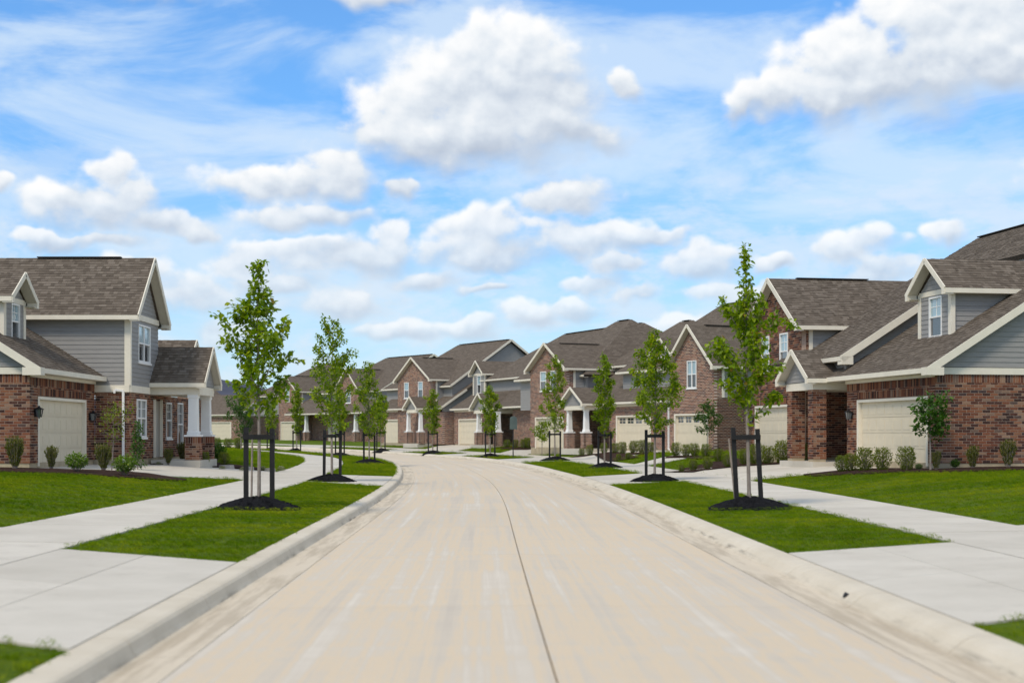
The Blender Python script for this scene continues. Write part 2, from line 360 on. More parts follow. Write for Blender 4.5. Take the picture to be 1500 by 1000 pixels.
leafmat('leaf_box', [(0, (0.07, 0.105, 0.008)), (0.5, (0.15, 0.19, 0.016)), (1, (0.29, 0.29, 0.04))])
leafmat('leaf_pale', [(0, (0.10, 0.13, 0.06)), (0.5, (0.26, 0.27, 0.18)), (1, (0.5, 0.48, 0.38))])
leafmat('leaf_yellow', [(0, (0.09, 0.13, 0.008)), (0.5, (0.17, 0.20, 0.014)), (1, (0.30, 0.27, 0.03))])
def m_hill(n, b, out):  # woodland with the blue of distance haze mixed into its base colour
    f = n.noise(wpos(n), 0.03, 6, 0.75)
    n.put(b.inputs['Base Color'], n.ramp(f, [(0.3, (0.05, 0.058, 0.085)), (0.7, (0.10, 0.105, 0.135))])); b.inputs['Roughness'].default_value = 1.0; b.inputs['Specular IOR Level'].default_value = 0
mat('wooded_hill', m_hill)

# ------------------------------------------------------------------ object helpers
def tag(o, label=None, cat=None, group=None, kind=None):
    if label: o['label'] = label
    if cat: o['category'] = cat
    if group: o['group'] = group
    if kind: o['kind'] = kind
    return o
def empty(name, loc, rz=0.0):
    o = bpy.data.objects.new(name, None); COL.objects.link(o); o.location = loc; o.rotation_euler = (0, 0, rz); o.empty_display_size = 0.3
    return o
class MB:
    def __init__(s): s.v = []; s.f = []; s.uv = []; s.t = []
    def face(s, pts, uvs=None, tint=0.0):
        i = len(s.v); s.v.extend(tuple(p) for p in pts); s.f.append(tuple(range(i, i + len(pts))))
        s.uv.append(uvs if uvs is not None else [(0.0, 0.0)] * len(pts)); s.t.append(tint)
    def box(s, lo, hi, tint=0.0):
        x0, y0, z0 = lo; x1, y1, z1 = hi
        c = [(x0,y0,z0),(x1,y0,z0),(x1,y1,z0),(x0,y1,z0),(x0,y0,z1),(x1,y0,z1),(x1,y1,z1),(x0,y1,z1)]
        for q in ((0,3,2,1),(4,5,6,7),(0,1,5,4),(1,2,6,5),(2,3,7,6),(3,0,4,7)): s.face([c[k] for k in q], None, tint)
    def beam(s, p, q, w, h, up=(0, 0, 1), tint=0.0):
        p, q, up = Vector(p), Vector(q), Vector(up)
        d = (q - p).normalized(); side = d.cross(up).normalized(); u2 = side.cross(d).normalized()
        a, b_ = side * (w / 2), u2 * (h / 2)
        r0 = [p - a - b_, p + a - b_, p + a + b_, p - a + b_]; r1 = [x + (q - p) for x in r0]
        s.face(r0[::-1], None, tint); s.face(r1, None, tint)
        for k in range(4): s.face([r0[k], r0[(k + 1) % 4], r1[(k + 1) % 4], r1[k]], None, tint)
    def tube(s, pts, rad, nseg=6, tint=0.0):
        pts = [Vector(p) for p in pts]; rings = []
        for i, p in enumerate(pts):
            d = (pts[min(i + 1, len(pts) - 1)] - pts[max(i - 1, 0)]).normalized()
            a = d.cross(Vector((0.13, 0.99, 0.05))).normalized(); b_ = d.cross(a)
            rings.append([p + (a * math.cos(2 * math.pi * k / nseg) + b_ * math.sin(2 * math.pi * k / nseg)) * rad[i] for k in range(nseg)])
        for i in range(len(pts) - 1):
            for k in range(nseg):
                s.face([rings[i][k], rings[i][(k + 1) % nseg], rings[i + 1][(k + 1) % nseg], rings[i + 1][k]], None, tint)
        s.face(rings[-1], None, tint); s.face(rings[0][::-1], None, tint)
    def build(s, name, m, parent=None, smooth=False, attr_t=False, bevel=0.0):
        me = bpy.data.meshes.new(name)
        me.from_pydata(s.v, [], s.f)
        uvl = me.uv_layers.new(name='UVMap'); flat = [c for fu in s.uv for pt in fu for c in pt]
        uvl.data.foreach_set('uv', flat)
        if attr_t:
            a = me.attributes.new('tint', 'FLOAT', 'FACE'); a.data.foreach_set('value', s.t)
        me.materials.append(MATS[m]); 
        if smooth: me.polygons.foreach_set('use_smooth', [True] * len(me.polygons))
        me.update()
        o = bpy.data.objects.new(name, me); COL.objects.link(o)
        if parent: o.parent = parent
        if bevel:
            b = o.modifiers.new('bevel', 'BEVEL'); b.width = bevel; b.segments = 2; b.limit_method = 'ANGLE'
        return o

# ---------- 2D polygon clipping
def clip_half(poly, nx, ny, c):
    out = []; L = len(poly)
    for i in range(L):
        p, q = poly[i], poly[(i + 1) % L]
        dp, dq = nx * p[0] + ny * p[1] - c, nx * q[0] + ny * q[1] - c
        if dp <= 1e-9: out.append(p)
        if (dp < -1e-9 and dq > 1e-9) or (dp > 1e-9 and dq < -1e-9):
            t = dp / (dp - dq); out.append((p[0] + t * (q[0] - p[0]), p[1] + t * (q[1] - p[1])))
    return out
def clip_rect(poly, a0, a1, b0, b1):
    for nx, ny, c in ((1, 0, a1), (-1, 0, -a0), (0, 1, b1), (0, -1, -b0)):
        poly = clip_half(poly, nx, ny, c)
        if len(poly) < 3: return []
    return poly
def area(poly): return 0.5 * abs(sum(poly[i][0] * poly[(i + 1) % len(poly)][1] - poly[(i + 1) % len(poly)][0] * poly[i][1] for i in range(len(poly))))
def subtract(polys, rect):
    a0, a1, b0, b1 = rect; out = []
    BIG = 1e4
    for p in polys:
        for r in ((-BIG, BIG, -BIG, b0), (-BIG, BIG, b1, BIG), (-BIG, a0, b0, b1), (a1, BIG, b0, b1)):
            q = clip_rect(p, *r)
            if len(q) >= 3 and area(q) > 1e-4: out.append(q)
    return out

class Frame:
    """a plane in a house: origin O, along a, up t, outward n (all local)"""
    def __init__(s, O, ea, et, n): s.O, s.a, s.t, s.n = Vector(O), Vector(ea).normalized(), Vector(et).normalized(), Vector(n).normalized()
    def p(s, a, t, o=0.0): return s.O + s.a * a + s.t * t + s.n * o
def add_panel(mb, fr, polys, o1, o0, uv=True):
    for p in polys:
        f = [fr.p(a, t, o1) for a, t in p]
        if (f[1] - f[0]).cross(f[2] - f[1]).dot(fr.n) < 0: p = p[::-1]; f = f[::-1]
        bk = [fr.p(a, t, o0) for a, t in p]
        uvs = [(a, t) for a, t in p]
        mb.face(f, uvs); mb.face(bk[::-1], uvs[::-1])
        for i in range(len(p)):
            j = (i + 1) % len(p)
            mb.face([bk[i], bk[j], f[j], f[i]], [uvs[i], uvs[j], uvs[j], uvs[i]])
def add_piece(mb, fr, poly, t0, t1, lo, hi, base, tint):
    """a clipped piece: outer offset lo at t0 and hi at t1, skirts down to base"""
    off = lambda t: lo + (hi - lo) * (t - t0) / (t1 - t0)
    f = [fr.p(a, t, off(t)) for a, t in poly]
    if (f[1] - f[0]).cross(f[2] - f[1]).dot(fr.n) < 0: poly = poly[::-1]; f = f[::-1]
    bk = [fr.p(a, t, base) for a, t in poly]
    mb.face(f, None, tint)
    for i in range(len(poly)):
        j = (i + 1) % len(poly); mb.face([bk[i], bk[j], f[j], f[i]], None, tint)

def project(h, p):
    w = h.mw @ Vector(p)
    if w.y < 1: return None
    return 750 + 2083 * w.x / w.y, 636 - 2083 * (w.z - CAM_H) / w.y, w.y
PIECE_MESH = {}
def piece_mesh(name, w, t, lo, hi, m):
    k = (name, round(w, 3), round(t, 3), round(lo, 4), m)
    if k not in PIECE_MESH:
        mb = MB(); fr = Frame((0, 0, 0), (1, 0, 0), (0, 1, 0), (0, 0, 1))
        add_piece(mb, fr, [(-w / 2, -t / 2), (w / 2, -t / 2), (w / 2, t / 2), (-w / 2, t / 2)], -t / 2, t / 2, lo, hi, 0.0, 0)
        o = mb.build(name, m); PIECE_MESH[k] = o.data; bpy.data.objects.remove(o)
    return PIECE_MESH[k]
def place_pieces(h, kind, parts_m, mass_m, cells, limit, base=0.0):
    """cells: (frame, part_object, poly, rect, lo, hi, full). The largest-showing full ones become single parts, the rest one mass."""
    cand = []
    for i, c in enumerate(cells):
        if c[6]:
            fr, r = c[0], c[3]
            pr = project(h, fr.p((r[0] + r[1]) / 2, (r[2] + r[3]) / 2))
            if pr and -5 < pr[0] < 1505: cand.append((pr[2], i))
    cand.sort(); single = set(i for _, i in cand[:limit])
    mass = {}
    for i, (fr, part, poly, r, lo, hi, full) in enumerate(cells):
        if i in single:
            w, t = r[1] - r[0], r[3] - r[2]
            o = bpy.data.objects.new(kind, piece_mesh(kind, w, t, lo, hi, parts_m)); COL.objects.link(o); o.parent = part
            a = fr.a if fr.a.cross(fr.t).dot(fr.n) > 0 else -fr.a
            c = fr.p((r[0] + r[1]) / 2, (r[2] + r[3]) / 2, base)
            M = Matrix((a, fr.t, fr.n)).transposed().to_4x4(); M.translation = c
            o.matrix_local = M
        else:
            mb = mass.setdefault(part.name, (MB(), part))[0]
            add_piece(mb, fr, poly, r[2], r[3], base + lo, base + hi, base, random.random())
    for mb, part in mass.values():
        o = mb.build(kind + '_field', mass_m, part, attr_t=True); tag(o, kind='stuff')

# ------------------------------------------------------------------ houses
class House:
    def __init__(s, name, ox, oy, th, base, side, near, label, cat='house'):
        s.base, s.side, s.near = base, side, near
        s.root = empty(name, (ox, oy, base), R(th)); tag(s.root, label, cat)
        s.mw = Matrix.Translation((ox, oy, base)) @ Matrix.Rotation(R(th), 4, 'Z')
        s.bricks = []; s.shingles = []
    def P(s, u, v, z): return Vector((s.side * v, u, z - s.base))
    def frame(s, A, B, out, z0=0.0):
        a = s.P(*A, z0); b = s.P(*B, z0); ea = (b - a).normalized()
        n = Vector((-ea.y, ea.x, 0)); o = s.P(A[0] + out[0], A[1] + out[1], z0) - a
        if n.dot(o) < 0: n = -n
        return Frame(a, ea, (0, 0, 1), n), (b - a).length
    # brick wall from A to B: polygons are (a, z) lists
    def brick(s, A, B, out, polys, openings=(), soldier=(), thick=0.2):
        fr, L = s.frame(A, B, out)
        for op in openings: polys = subtract(polys, op)
        mb = MB()
        if s.near:
            am0 = min(a for p in polys for a, _ in p) + .014; am1 = max(a for p in polys for a, _ in p) - .014
            add_panel(mb, fr, [q for q in (clip_rect(p, am0, am1, -1e3, 1e3) for p in polys) if len(q) >= 3], -0.012, -thick)
        else: add_panel(mb, fr, polys, 0.0, -thick)
        w = mb.build('brick_wall', 'mortar' if s.near else 'brick_wall', s.root)
        if not s.near: return w
        bw, bh, mg = 0.240, 0.068, 0.0165
        zmin = min(z for p in polys for _, z in p); zmax = max(z for p in polys for _, z in p)
        amin = min(a for p in polys for a, _ in p); amax = max(a for p in polys for a, _ in p)
        body = polys
        for sr in soldier: body = subtract(body, sr)
        def emit(reg, a0, a1, z0, z1):
            for p in reg:
                if max(q[0] for q in p) < a0 or min(q[0] for q in p) > a1 or max(q[1] for q in p) < z0 or min(q[1] for q in p) > z1: continue
                q = clip_rect(p, a0, a1, z0, z1)
                if len(q) >= 3:
                    ar = area(q)
                    if ar > 0.0012: s.bricks.append((fr, w, q, (a0, a1, z0, z1), 0.016 + random.uniform(-.002, .002), 0.0, ar > 0.995 * (a1 - a0) * (z1 - z0)))
        row = 0; z = zmin
        while z < zmax:
            a = amin - (bw + mg) * (0.5 if row % 2 else 0.0)
            while a < amax:
                pr = project(s, fr.p(a, z))
                if pr is None or -400 < pr[0] < 1900: emit(body, a, a + bw, z, min(z + bh, zmax))
                a += bw + mg
            z += bh + mg; row += 1
        for a0, a1, z0, z1 in soldier:
            reg = []
            for p in polys:
                q = clip_rect(p, a0, a1, z0, z1)
                if len(q) >= 3: reg.append(q)
            a = a0
            while a < a1:
                emit(reg, a, a + bh, z0 + 0.006, z1 - 0.006); a += bh + mg
        return w
    def finish(s):
        if s.near:
            cells = [(fr, w, q, r, 0.0095, 0.0095, full) for fr, w, q, r, lo, hi, full in s.bricks]
            place_pieces(s, 'brick', 'brick_single', 'brick_mass', cells, 300, base=-0.012)
            place_pieces(s, 'shingle', 'shingle_single', 'shingle_mass', s.shingles, 300, base=0.0)
    # lap siding: every board its own piece
    def siding(s, A, B, out, polys, openings=(), thick=0.15, exp=0.155):
        fr, L = s.frame(A, B, out)
        for op in openings: polys = subtract(polys, op)
        mb = MB(); add_panel(mb, fr, polys, 0.0, -thick)
        w = mb.build('siding_wall', 'siding', s.root)
        z0 = min(z for p in polys for _, z in p); z1 = max(z for p in polys for _, z in p)
        allm = MB(); z = z0
        while z < z1:
            for p in polys:
                q = clip_rect(p, -1e3, 1e3, z, z + exp)
                if len(q) >= 3 and area(q) > 0.002:
                    one = MB() if s.near else allm
                    add_piece(one, fr, q, z, z + exp, 0.020, 0.004, 0.0, 0)
                    if s.near: one.build('siding_board', 'siding', w)
            z += exp
        if allm.f: tag(allm.build('siding_boards', 'siding', w), kind='stuff')
        return w
    # roof plane: corner points in (u,v,z); first edge is the eave (course direction)
    def roof(s, pts, thick=0.14, name='roof', cut=None):
        q = [s.P(*p) for p in pts]
        ea = (q[1] - q[0]).normalized(); n = ea.cross(q[2] - q[1]).normalized()
        if n.z < 0: n = -n
        et = n.cross(ea); 
        if et.z < 0: et = -et
        fr = Frame(q[0], ea, et, n)
        poly = [((x - q[0]).dot(ea), (x - q[0]).dot(et)) for x in q]
        mb = MB(); add_panel(mb, fr, [poly], 0.0, -thick)
        w = mb.build(name, 'roof_far', s.root)
        if s.near:
            t0 = min(p[1] for p in poly); t1 = max(p[1] for p in poly); a0 = min(p[0] for p in poly); a1 = max(p[0] for p in poly)
            ex = 0.142; t = t0
            while t < t1:
                a = a0 - random.random() * 0.3
                while a < a1:
                    wd = random.choice((0.1, 0.14, 0.18, 0.25))
                    pr = project(s, fr.p(a, t))
                    if pr is not None and -400 < pr[0] < 1900:
                        c = clip_rect(poly, a, a + wd, t, t + ex)
                        if len(c) >= 3:
                            ar = area(c)
                            if ar > 0.0008:
                                lo = random.choice((0.010, 0.015, 0.020))
                                s.shingles.append((fr, w, c, (a, a + wd, t, t + ex), lo, 0.003, ar > 0.99 * wd * ex))
                    a += wd
                t += ex
        return w
    def board(s, name, segs, w, h, m='trim', up=(0, 0, 1)):
        mb = MB()
        for p, q in segs: mb.beam(s.P(*p), s.P(*q), w, h, up)
        return mb.build(name, m, s.root)
    def boxp(s, name, lo, hi, m, parent=None, bevel=0.0):
        a, b = s.P(*lo), s.P(*hi); mb = MB()
        mb.box([min(a[i], b[i]) for i in range(3)], [max(a[i], b[i]) for i in range(3)])
        return mb.build(name, m, parent or s.root, bevel=bevel)
    def frame_box(s, mb, fr, a0, a1, t0, t1, o0, o1):
        add_panel(mb, fr, [[(a0, t0), (a1, t0), (a1, t1), (a0, t1)]], o1, o0)
    def window(s, A, B, out, a0, a1, z0, z1, twin=False, grid=True, upper='glass_light', sill=True):
        fr, L = s.frame(A, B, out)
        mb = MB(); fw = 0.055; box = lambda x0, x1, y0, y1, o0=-0.06, o1=0.03: s.frame_box(mb, fr, x0, x1, y0, y1, o0, o1)
        box(a0, a0 + fw, z0, z1); box(a1 - fw, a1, z0, z1); box(a0 + fw, a1 - fw, z1 - fw, z1); box(a0 + fw, a1 - fw, z0, z0 + fw)
        zm = (z0 + z1) / 2
        box(a0 + fw, a1 - fw, zm - 0.025, zm + 0.025, -0.05, 0.015)
        w = mb.build('window', 'white_paint', s.root)
        mids = []
        if twin:
            am = (a0 + a1) / 2; mb = MB()
            for y0, y1 in ((z0 + fw, zm - 0.025), (zm + 0.025, z1 - fw)): box(am - 0.035, am + 0.035, y0, y1, -0.05, 0.02)
            mb.build('mullion', 'white_paint', w)
            bays = [(a0 + fw, am - 0.035), (am + 0.035, a1 - fw)]
        else: bays = [(a0 + fw, a1 - fw)]
        for x0, x1 in bays:
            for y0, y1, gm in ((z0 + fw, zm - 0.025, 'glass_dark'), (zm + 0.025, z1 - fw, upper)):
                mb = MB(); box(x0, x1, y0, y1, -0.05, -0.03); mb.build('pane', gm, w)
            if grid:
                mb = MB(); xm = (x0 + x1) / 2; ym = (zm + z1) / 2
                box(xm - 0.011, xm + 0.011, zm + 0.025, z1 - fw, -0.03, -0.018); box(x0, xm - 0.011, ym - 0.011, ym + 0.011, -0.03, -0.018); box(xm + 0.011, x1, ym - 0.011, ym + 0.011, -0.03, -0.018)
                mb.build('muntin', 'white_paint', w)
        if sill:
            mb = MB(); box(a0 - 0.05, a1 + 0.05, z0 - 0.07, z0 - 0.003, -0.06, 0.06); mb.build('sill', 'white_paint', w)
        return w
    def garage(s, A, B, out, a0, a1, z0, z1, lights=False):
        fr, L = s.frame(A, B, out)
        mb = MB(); fw = 0.13
        box = lambda x0, x1, y0, y1, o0, o1: s.frame_box(mb, fr, x0, x1, y0, y1, o0, o1)
        box(a0, a0 + fw, z0, z1, -0.16, 0.01); box(a1 - fw, a1, z0, z1, -0.16, 0.01); box(a0 + fw, a1 - fw, z1 - fw * .7, z1, -0.16, 0.01)
        g = mb.build('garage_door', 'trim', s.root)
        x0, x1, zt = a0 + fw, a1 - fw, z1 - fw * .7
        mb = MB(); box(x0, x1, z0, zt, -0.16, -0.135); mb.build('door_backing', 'garage_cream', g)
        nr = 4; hh = (zt - z0) / nr; nc = 8; ww = (x1 - x0) / nc
        for r in range(nr):
            lit = lights and r == nr - 1
            mb = MB(); y0 = z0 + r * hh + 0.006; y1 = z0 + (r + 1) * hh - 0.006
            if not lit:
                box(x0, x1, y0, y1, -0.135, -0.112)
                for c in range(nc):
                    box(x0 + c * ww + 0.07, x0 + (c + 1) * ww - 0.07, y0 + 0.09, y1 - 0.09, -0.112, -0.104)
                mb.build('door_panel', 'garage_cream', g)
            else:
                box(x0, x1, y0, y0 + 0.1, -0.135, -0.112); box(x0, x1, y1 - 0.06, y1, -0.135, -0.112)
                for c in range(5):
                    xc = x0 + (x1 - x0) * c / 4; box(max(x0, xc - 0.13), min(x1, xc + 0.13), y0 + 0.1, y1 - 0.06, -0.135, -0.112)
                    if c < 4:
                        xm = x0 + (x1 - x0) * (c + .5) / 4; box(xm - .015, xm + .015, y0 + .1, y1 - .06, -0.13, -0.113)
                        ymm = (y0 + .1 + y1 - .06) / 2
                        box(xc + .13, xm - .015, ymm - .012, ymm + .012, -0.13, -0.113); box(xm + .015, x0 + (x1 - x0) * (c + 1) / 4 - .13, ymm - .012, ymm + .012, -0.13, -0.113)
                mb.build('door_panel', 'garage_cream', g)
                for c in range(4):
                    mb = MB(); xa = x0 + (x1 - x0) * c / 4 + .13; xb = x0 + (x1 - x0) * (c + 1) / 4 - .13
                    box(xa, xb, y0 + .1, y1 - .06, -0.134, -0.131); mb.build('pane', 'glass_dark', g)
        return g
    def lantern(s, A, B, out, a, z):
        fr, L = s.frame(A, B, out)
        mb = MB(); c = lambda da, dz, o: fr.p(a + da, z + dz, o)
        s.frame_box(mb, fr, a - .05, a + .05, z - .12, z + .12, 0.005, 0.03)
        mb.beam(c(0, .1, .03), c(0, .14, .13), .02, .02); mb.beam(c(0, -.17, .13), c(0, -.13, .13), .03, .03, (0, 1, 0))
        def ring(r, dz): return [fr.p(a + sx * r, z + dz, .13 + sy * r) for sx, sy in ((-1, -1), (1, -1), (1, 1), (-1, 1))]
        prof = [(0.012, .22), (.03, .17), (.115, .12), (.115, .105)]
        for (r0, d0), (r1, d1) in zip(prof, prof[1:]):
            p, q = ring(r0, d0), ring(r1, d1)
            for k in range(4): mb.face([p[k], p[(k + 1) % 4], q[(k + 1) % 4], q[k]])
        for k in range(4):
            p, q = ring(.09, .105)[k], ring(.055, -.13)[k]; mb.beam(p, q, .014, .014, (0.3, 0.5, 0.1))
        p = ring(.06, -.13); mb.face(p)
        o = mb.build('wall_lantern', 'black_metal', s.root)
        g = MB(); p, q = ring(.083, .103), ring(.05, -.128)
        for k in range(4): g.face([p[k], p[(k + 1) % 4], q[(k + 1) % 4], q[k]])
        g.build('lantern_glass', 'lantern_glass', o)
    # gable roof with its ridge along v (gable faces the street)
    def cross_gable(s, uc, half, vf, vb, zr, pitch, ov=0.3, rake=0.2, name='gable_roof', vent=False):
        """wall half-width half; roof half = half+ov; vf front edge of the roof"""
        hw = half + ov; ze = zr - pitch * hw
        for sg in (-1, 1):
            s.roof([(uc + sg * hw, vf, ze), (uc + sg * hw, vb, ze), (uc, vb, zr), (uc, vf, zr)], 0.1, name)
        if not s.near: rake *= .8
        dz = 0.5 * rake + 0.02; gh = .15 if s.near else .12
        for sg in (-1, 1):
            mb = MB()
            mb.beam(s.P(uc + sg * hw, vf - .015, ze - dz + 0.06), s.P(uc, vf - .015, zr - dz + 0.06), 0.035, rake, (0, 0, 1))
            a = s.P(uc + sg * (hw + .02), vf - .03, ze - .2); b = s.P(uc + sg * (hw - .16), vf + .3, ze - .01)
            mb.box([min(a[i], b[i]) for i in range(3)], [max(a[i], b[i]) for i in range(3)])
            r = mb.build('rake_board', 'trim', s.root); tag(r)
            mb = MB(); mb.beam(s.P(uc + sg * (hw + .015), vf, ze - .01 - gh / 2), s.P(uc + sg * (hw + .015), vb, ze - .01 - gh / 2), .05, gh)
            mb.build('gutter', 'trim', s.root)
            mb = MB(); a = s.P(uc + sg * hw, vf + .02, ze - .165); b = s.P(uc + sg * (half - .02), vb, ze - .145)
            mb.box([min(a[i], b[i]) for i in range(3)], [max(a[i], b[i]) for i in range(3)])
            mb.build('eave_soffit', 'soffit', s.root)
            mb = MB()
            A1 = [s.P(uc + sg * hw, vf + .01, ze - .12), s.P(uc, vf + .01, zr - .12), s.P(uc, vf + .32, zr - .12), s.P(uc + sg * hw, vf + .32, ze - .12)]
            mb.face(A1); mb.face([p + Vector((0, 0, -.02)) for p in A1][::-1])
            mb.build('soffit', 'soffit', s.root)
        if vent:
            s.board('ridge_vent', [((uc, vf + 1.2, zr + .03), (uc, vb - .5 if vb < 4 else vf + 4.2, zr + .03))], .22, .035, 'ridge_vent')
        return ze
    def eave(s, u0, u1, v, z, name='gutter', back=0.35):
        gh = .15 if s.near else .12
        mb = MB(); mb.beam(s.P(u0, v - .03, z - gh / 2), s.P(u1, v - .03, z - gh / 2), .07, gh)
        o = mb.build(name, 'trim', s.root)
        s.boxp('eave_soffit', (u0, v, z - .16), (u1, v + back, z - .14), 'soffit')
        return o
    def rake(s, u, v0, z0, v1, z1, h=0.22):
        if not s.near: h *= .8
        mb = MB(); mb.beam(s.P(u, v0, z0 - h / 2 + .03), s.P(u, v1, z1 - h / 2 + .03), .04, h)
        return mb.build('rake_board', 'trim', s.root)
    # dormer with a gabled roof on a slope (front face at vf)
    def dormer(s, u0, u1, vf, zb, ze, zr, vb, w0, w1, wz0, wz1, grid=True):
        uc = (u0 + u1) / 2; half = (u1 - u0) / 2
        pitch = (zr - ze) / (half + .3)
        zt = ze
        s.siding((u0, vf), (u1, vf), (0, -1), [[(0, zb), (u1 - u0, zb), (u1 - u0, zt), (half, zt + pitch * half - .08), (0, zt)]], [(w0 - u0, w1 - u0, wz0, wz1)])
        for u, o in ((u0, -1), (u1, 1)):
            s.siding((u, vf), (u, vb), (o, 0), [[(0, zb), (0, zt), (vb - vf, zt), (vb - vf, zt - .05)]])
            mb = MB(); mb.box(*[[f(a, b) for a, b in zip(s.P(u - .012 * 1 - .09 if o < 0 else u - .11, vf - .03, zb - .1), s.P(u + .11 if o < 0 else u + .10, vf + .11, zt))] for f in (min, max)])
            mb.build('corner_board', 'trim', s.root)
        s.board('trim_band', [((u0, vf - .012, zt - .04), (u1, vf - .012, zt - .04))], .04, .16)
        s.cross_gable(uc, half, vf - .35, vb, zr, pitch, .3, .17, 'dormer_roof')
        s.window((u0, vf), (u1, vf), (0, -1), w0 - u0, w1 - u0, wz0, wz1, grid=grid)
    def downspout(s, u, v, z1, z0):
        mb = MB(); mb.beam(s.P(u, v, z0), s.P(u, v, z1), .075, .075, (0, 1, 0)); mb.beam(s.P(u, v, z0 + .03), s.P(u - .25, v - .1, z0), .07, .07)
        mb.build('downspout', 'white_paint', s.root)
    def column(s, u, v, z0, zb, z1, w0=0.18, w1=0.14, brick=0.58):
        """tapered white column on a brick pedestal"""
        b = brick / 2
        for A, B, o in (((u - b, v - b), (u + b, v - b), (0, -1)), ((u - b, v - b), (u - b, v + b), (-1, 0)), ((u + b, v - b), (u + b, v + b), (1, 0)), ((u - b, v + b), (u + b, v + b), (0, 1))):
            s.brick(A, B, o, [[(0, z0), (brick, z0), (brick, zb), (0, zb)]], soldier=[(0, brick, zb - .25, zb)] if s.near else (), thick=.1)
        s.boxp('pedestal_cap', (u - b - .02, v - b - .02, zb), (u + b + .02, v + b + .02, zb + .07), 'white_paint')
        mb = MB()
        prof = [(w0 + .03, zb + .07), (w0 + .03, zb + .17), (w0, zb + .21), (w1, z1 - .16), (w1 + .025, z1 - .12), (w1 + .03, z1)]
        ring = lambda r, z: [s.P(u + a * r, v + c * r, z) for a, c in ((-1, -1), (1, -1), (1, 1), (-1, 1))]
        for (r0, a), (r1, c) in zip(prof, prof[1:]):
            p, q = ring(r0, a), ring(r1, c)
            for k in range(4): mb.face([p[k], p[(k + 1) % 4], q[(k + 1) % 4], q[k]])
        mb.build('porch_column', 'white_paint', s.root)
    def porch_roof(s, uc, half, vf, vb, ze, zr, beam_h=0.3, ov=0.3, pv=None):
        pitch = (zr - ze) / (half + ov)
        s.cross_gable(uc, half, vf, vb, zr, pitch, ov, .18, 'porch_roof')
        pv = vf + .3 if pv is None else pv
        s.siding((uc - half, pv), (uc + half, pv), (0, -1), [[(0, ze - .1), (2 * half, ze - .1), (2 * half, ze), (half, zr - .15), (0, ze)]], exp=.14)
        mb = MB()
        for p, q in (((uc - half - .04, pv - .0), (uc + half + .04, pv + .3)), ((uc - half - .04, pv + .3), (uc - half + .24, vb)), ((uc + half - .24, pv + .3), (uc + half + .04, vb))):
            a, b = s.P(*p, ze - .13 - beam_h), s.P(*q, ze - .12); mb.box([min(a[i], b[i]) for i in range(3)], [max(a[i], b[i]) for i in range(3)])
        mb.build('porch_beam', 'trim', s.root)
        s.boxp('porch_ceiling', (uc - half + .24, pv + .3, ze - .2), (uc + half - .24, vb, ze - .17), 'soffit')
    # main roof with the ridge along u
    def main_roof(s, u0, u1, vf, zf, vr, zr, near='gable', far='gable', hip=3.0, depth=None, vent=True):
        depth = depth or vr - vf; vb = vr + depth
        a = u0 + (hip if near == 'hip' else 0); b = u1 - (hip if far == 'hip' else 0)
        s.roof([(u0, vf, zf), (u1, vf, zf), (b, vr, zr), (a, vr, zr)], .14, 'main_roof')
        s.roof([(u1, vb, zf), (u0, vb, zf), (a, vr, zr), (b, vr, zr)], .14, 'main_roof')
        for e, uu, rr, o in ((near, u0, a, -1), (far, u1, b, 1)):
            if e == 'hip': s.roof([(uu, vb, zf), (uu, vf, zf), (rr, vr, zr)], .14, 'hip_roof')
            else:
                s.rake(uu + o * .02, vf, zf, vr, zr); s.rake(uu + o * .02, vb, zf, vr, zr)
        s.eave(u0, u1, vf, zf - .03)
        s.siding((u0 + .3, vf + .35), (u1 - .3, vf + .35), (0, -1), [rect(0, u1 - u0 - .6, zf - 2.2, zf - .1)], exp=.18)
        if vent: s.board('ridge_vent', [((a + .4, vr, zr + .03), (b - .4, vr, zr + .03))], .24, .035, 'ridge_vent')

def rect(a0, a1, z0, z1): return [(a0, z0), (a1, z0), (a1, z1), (a0, z1)]

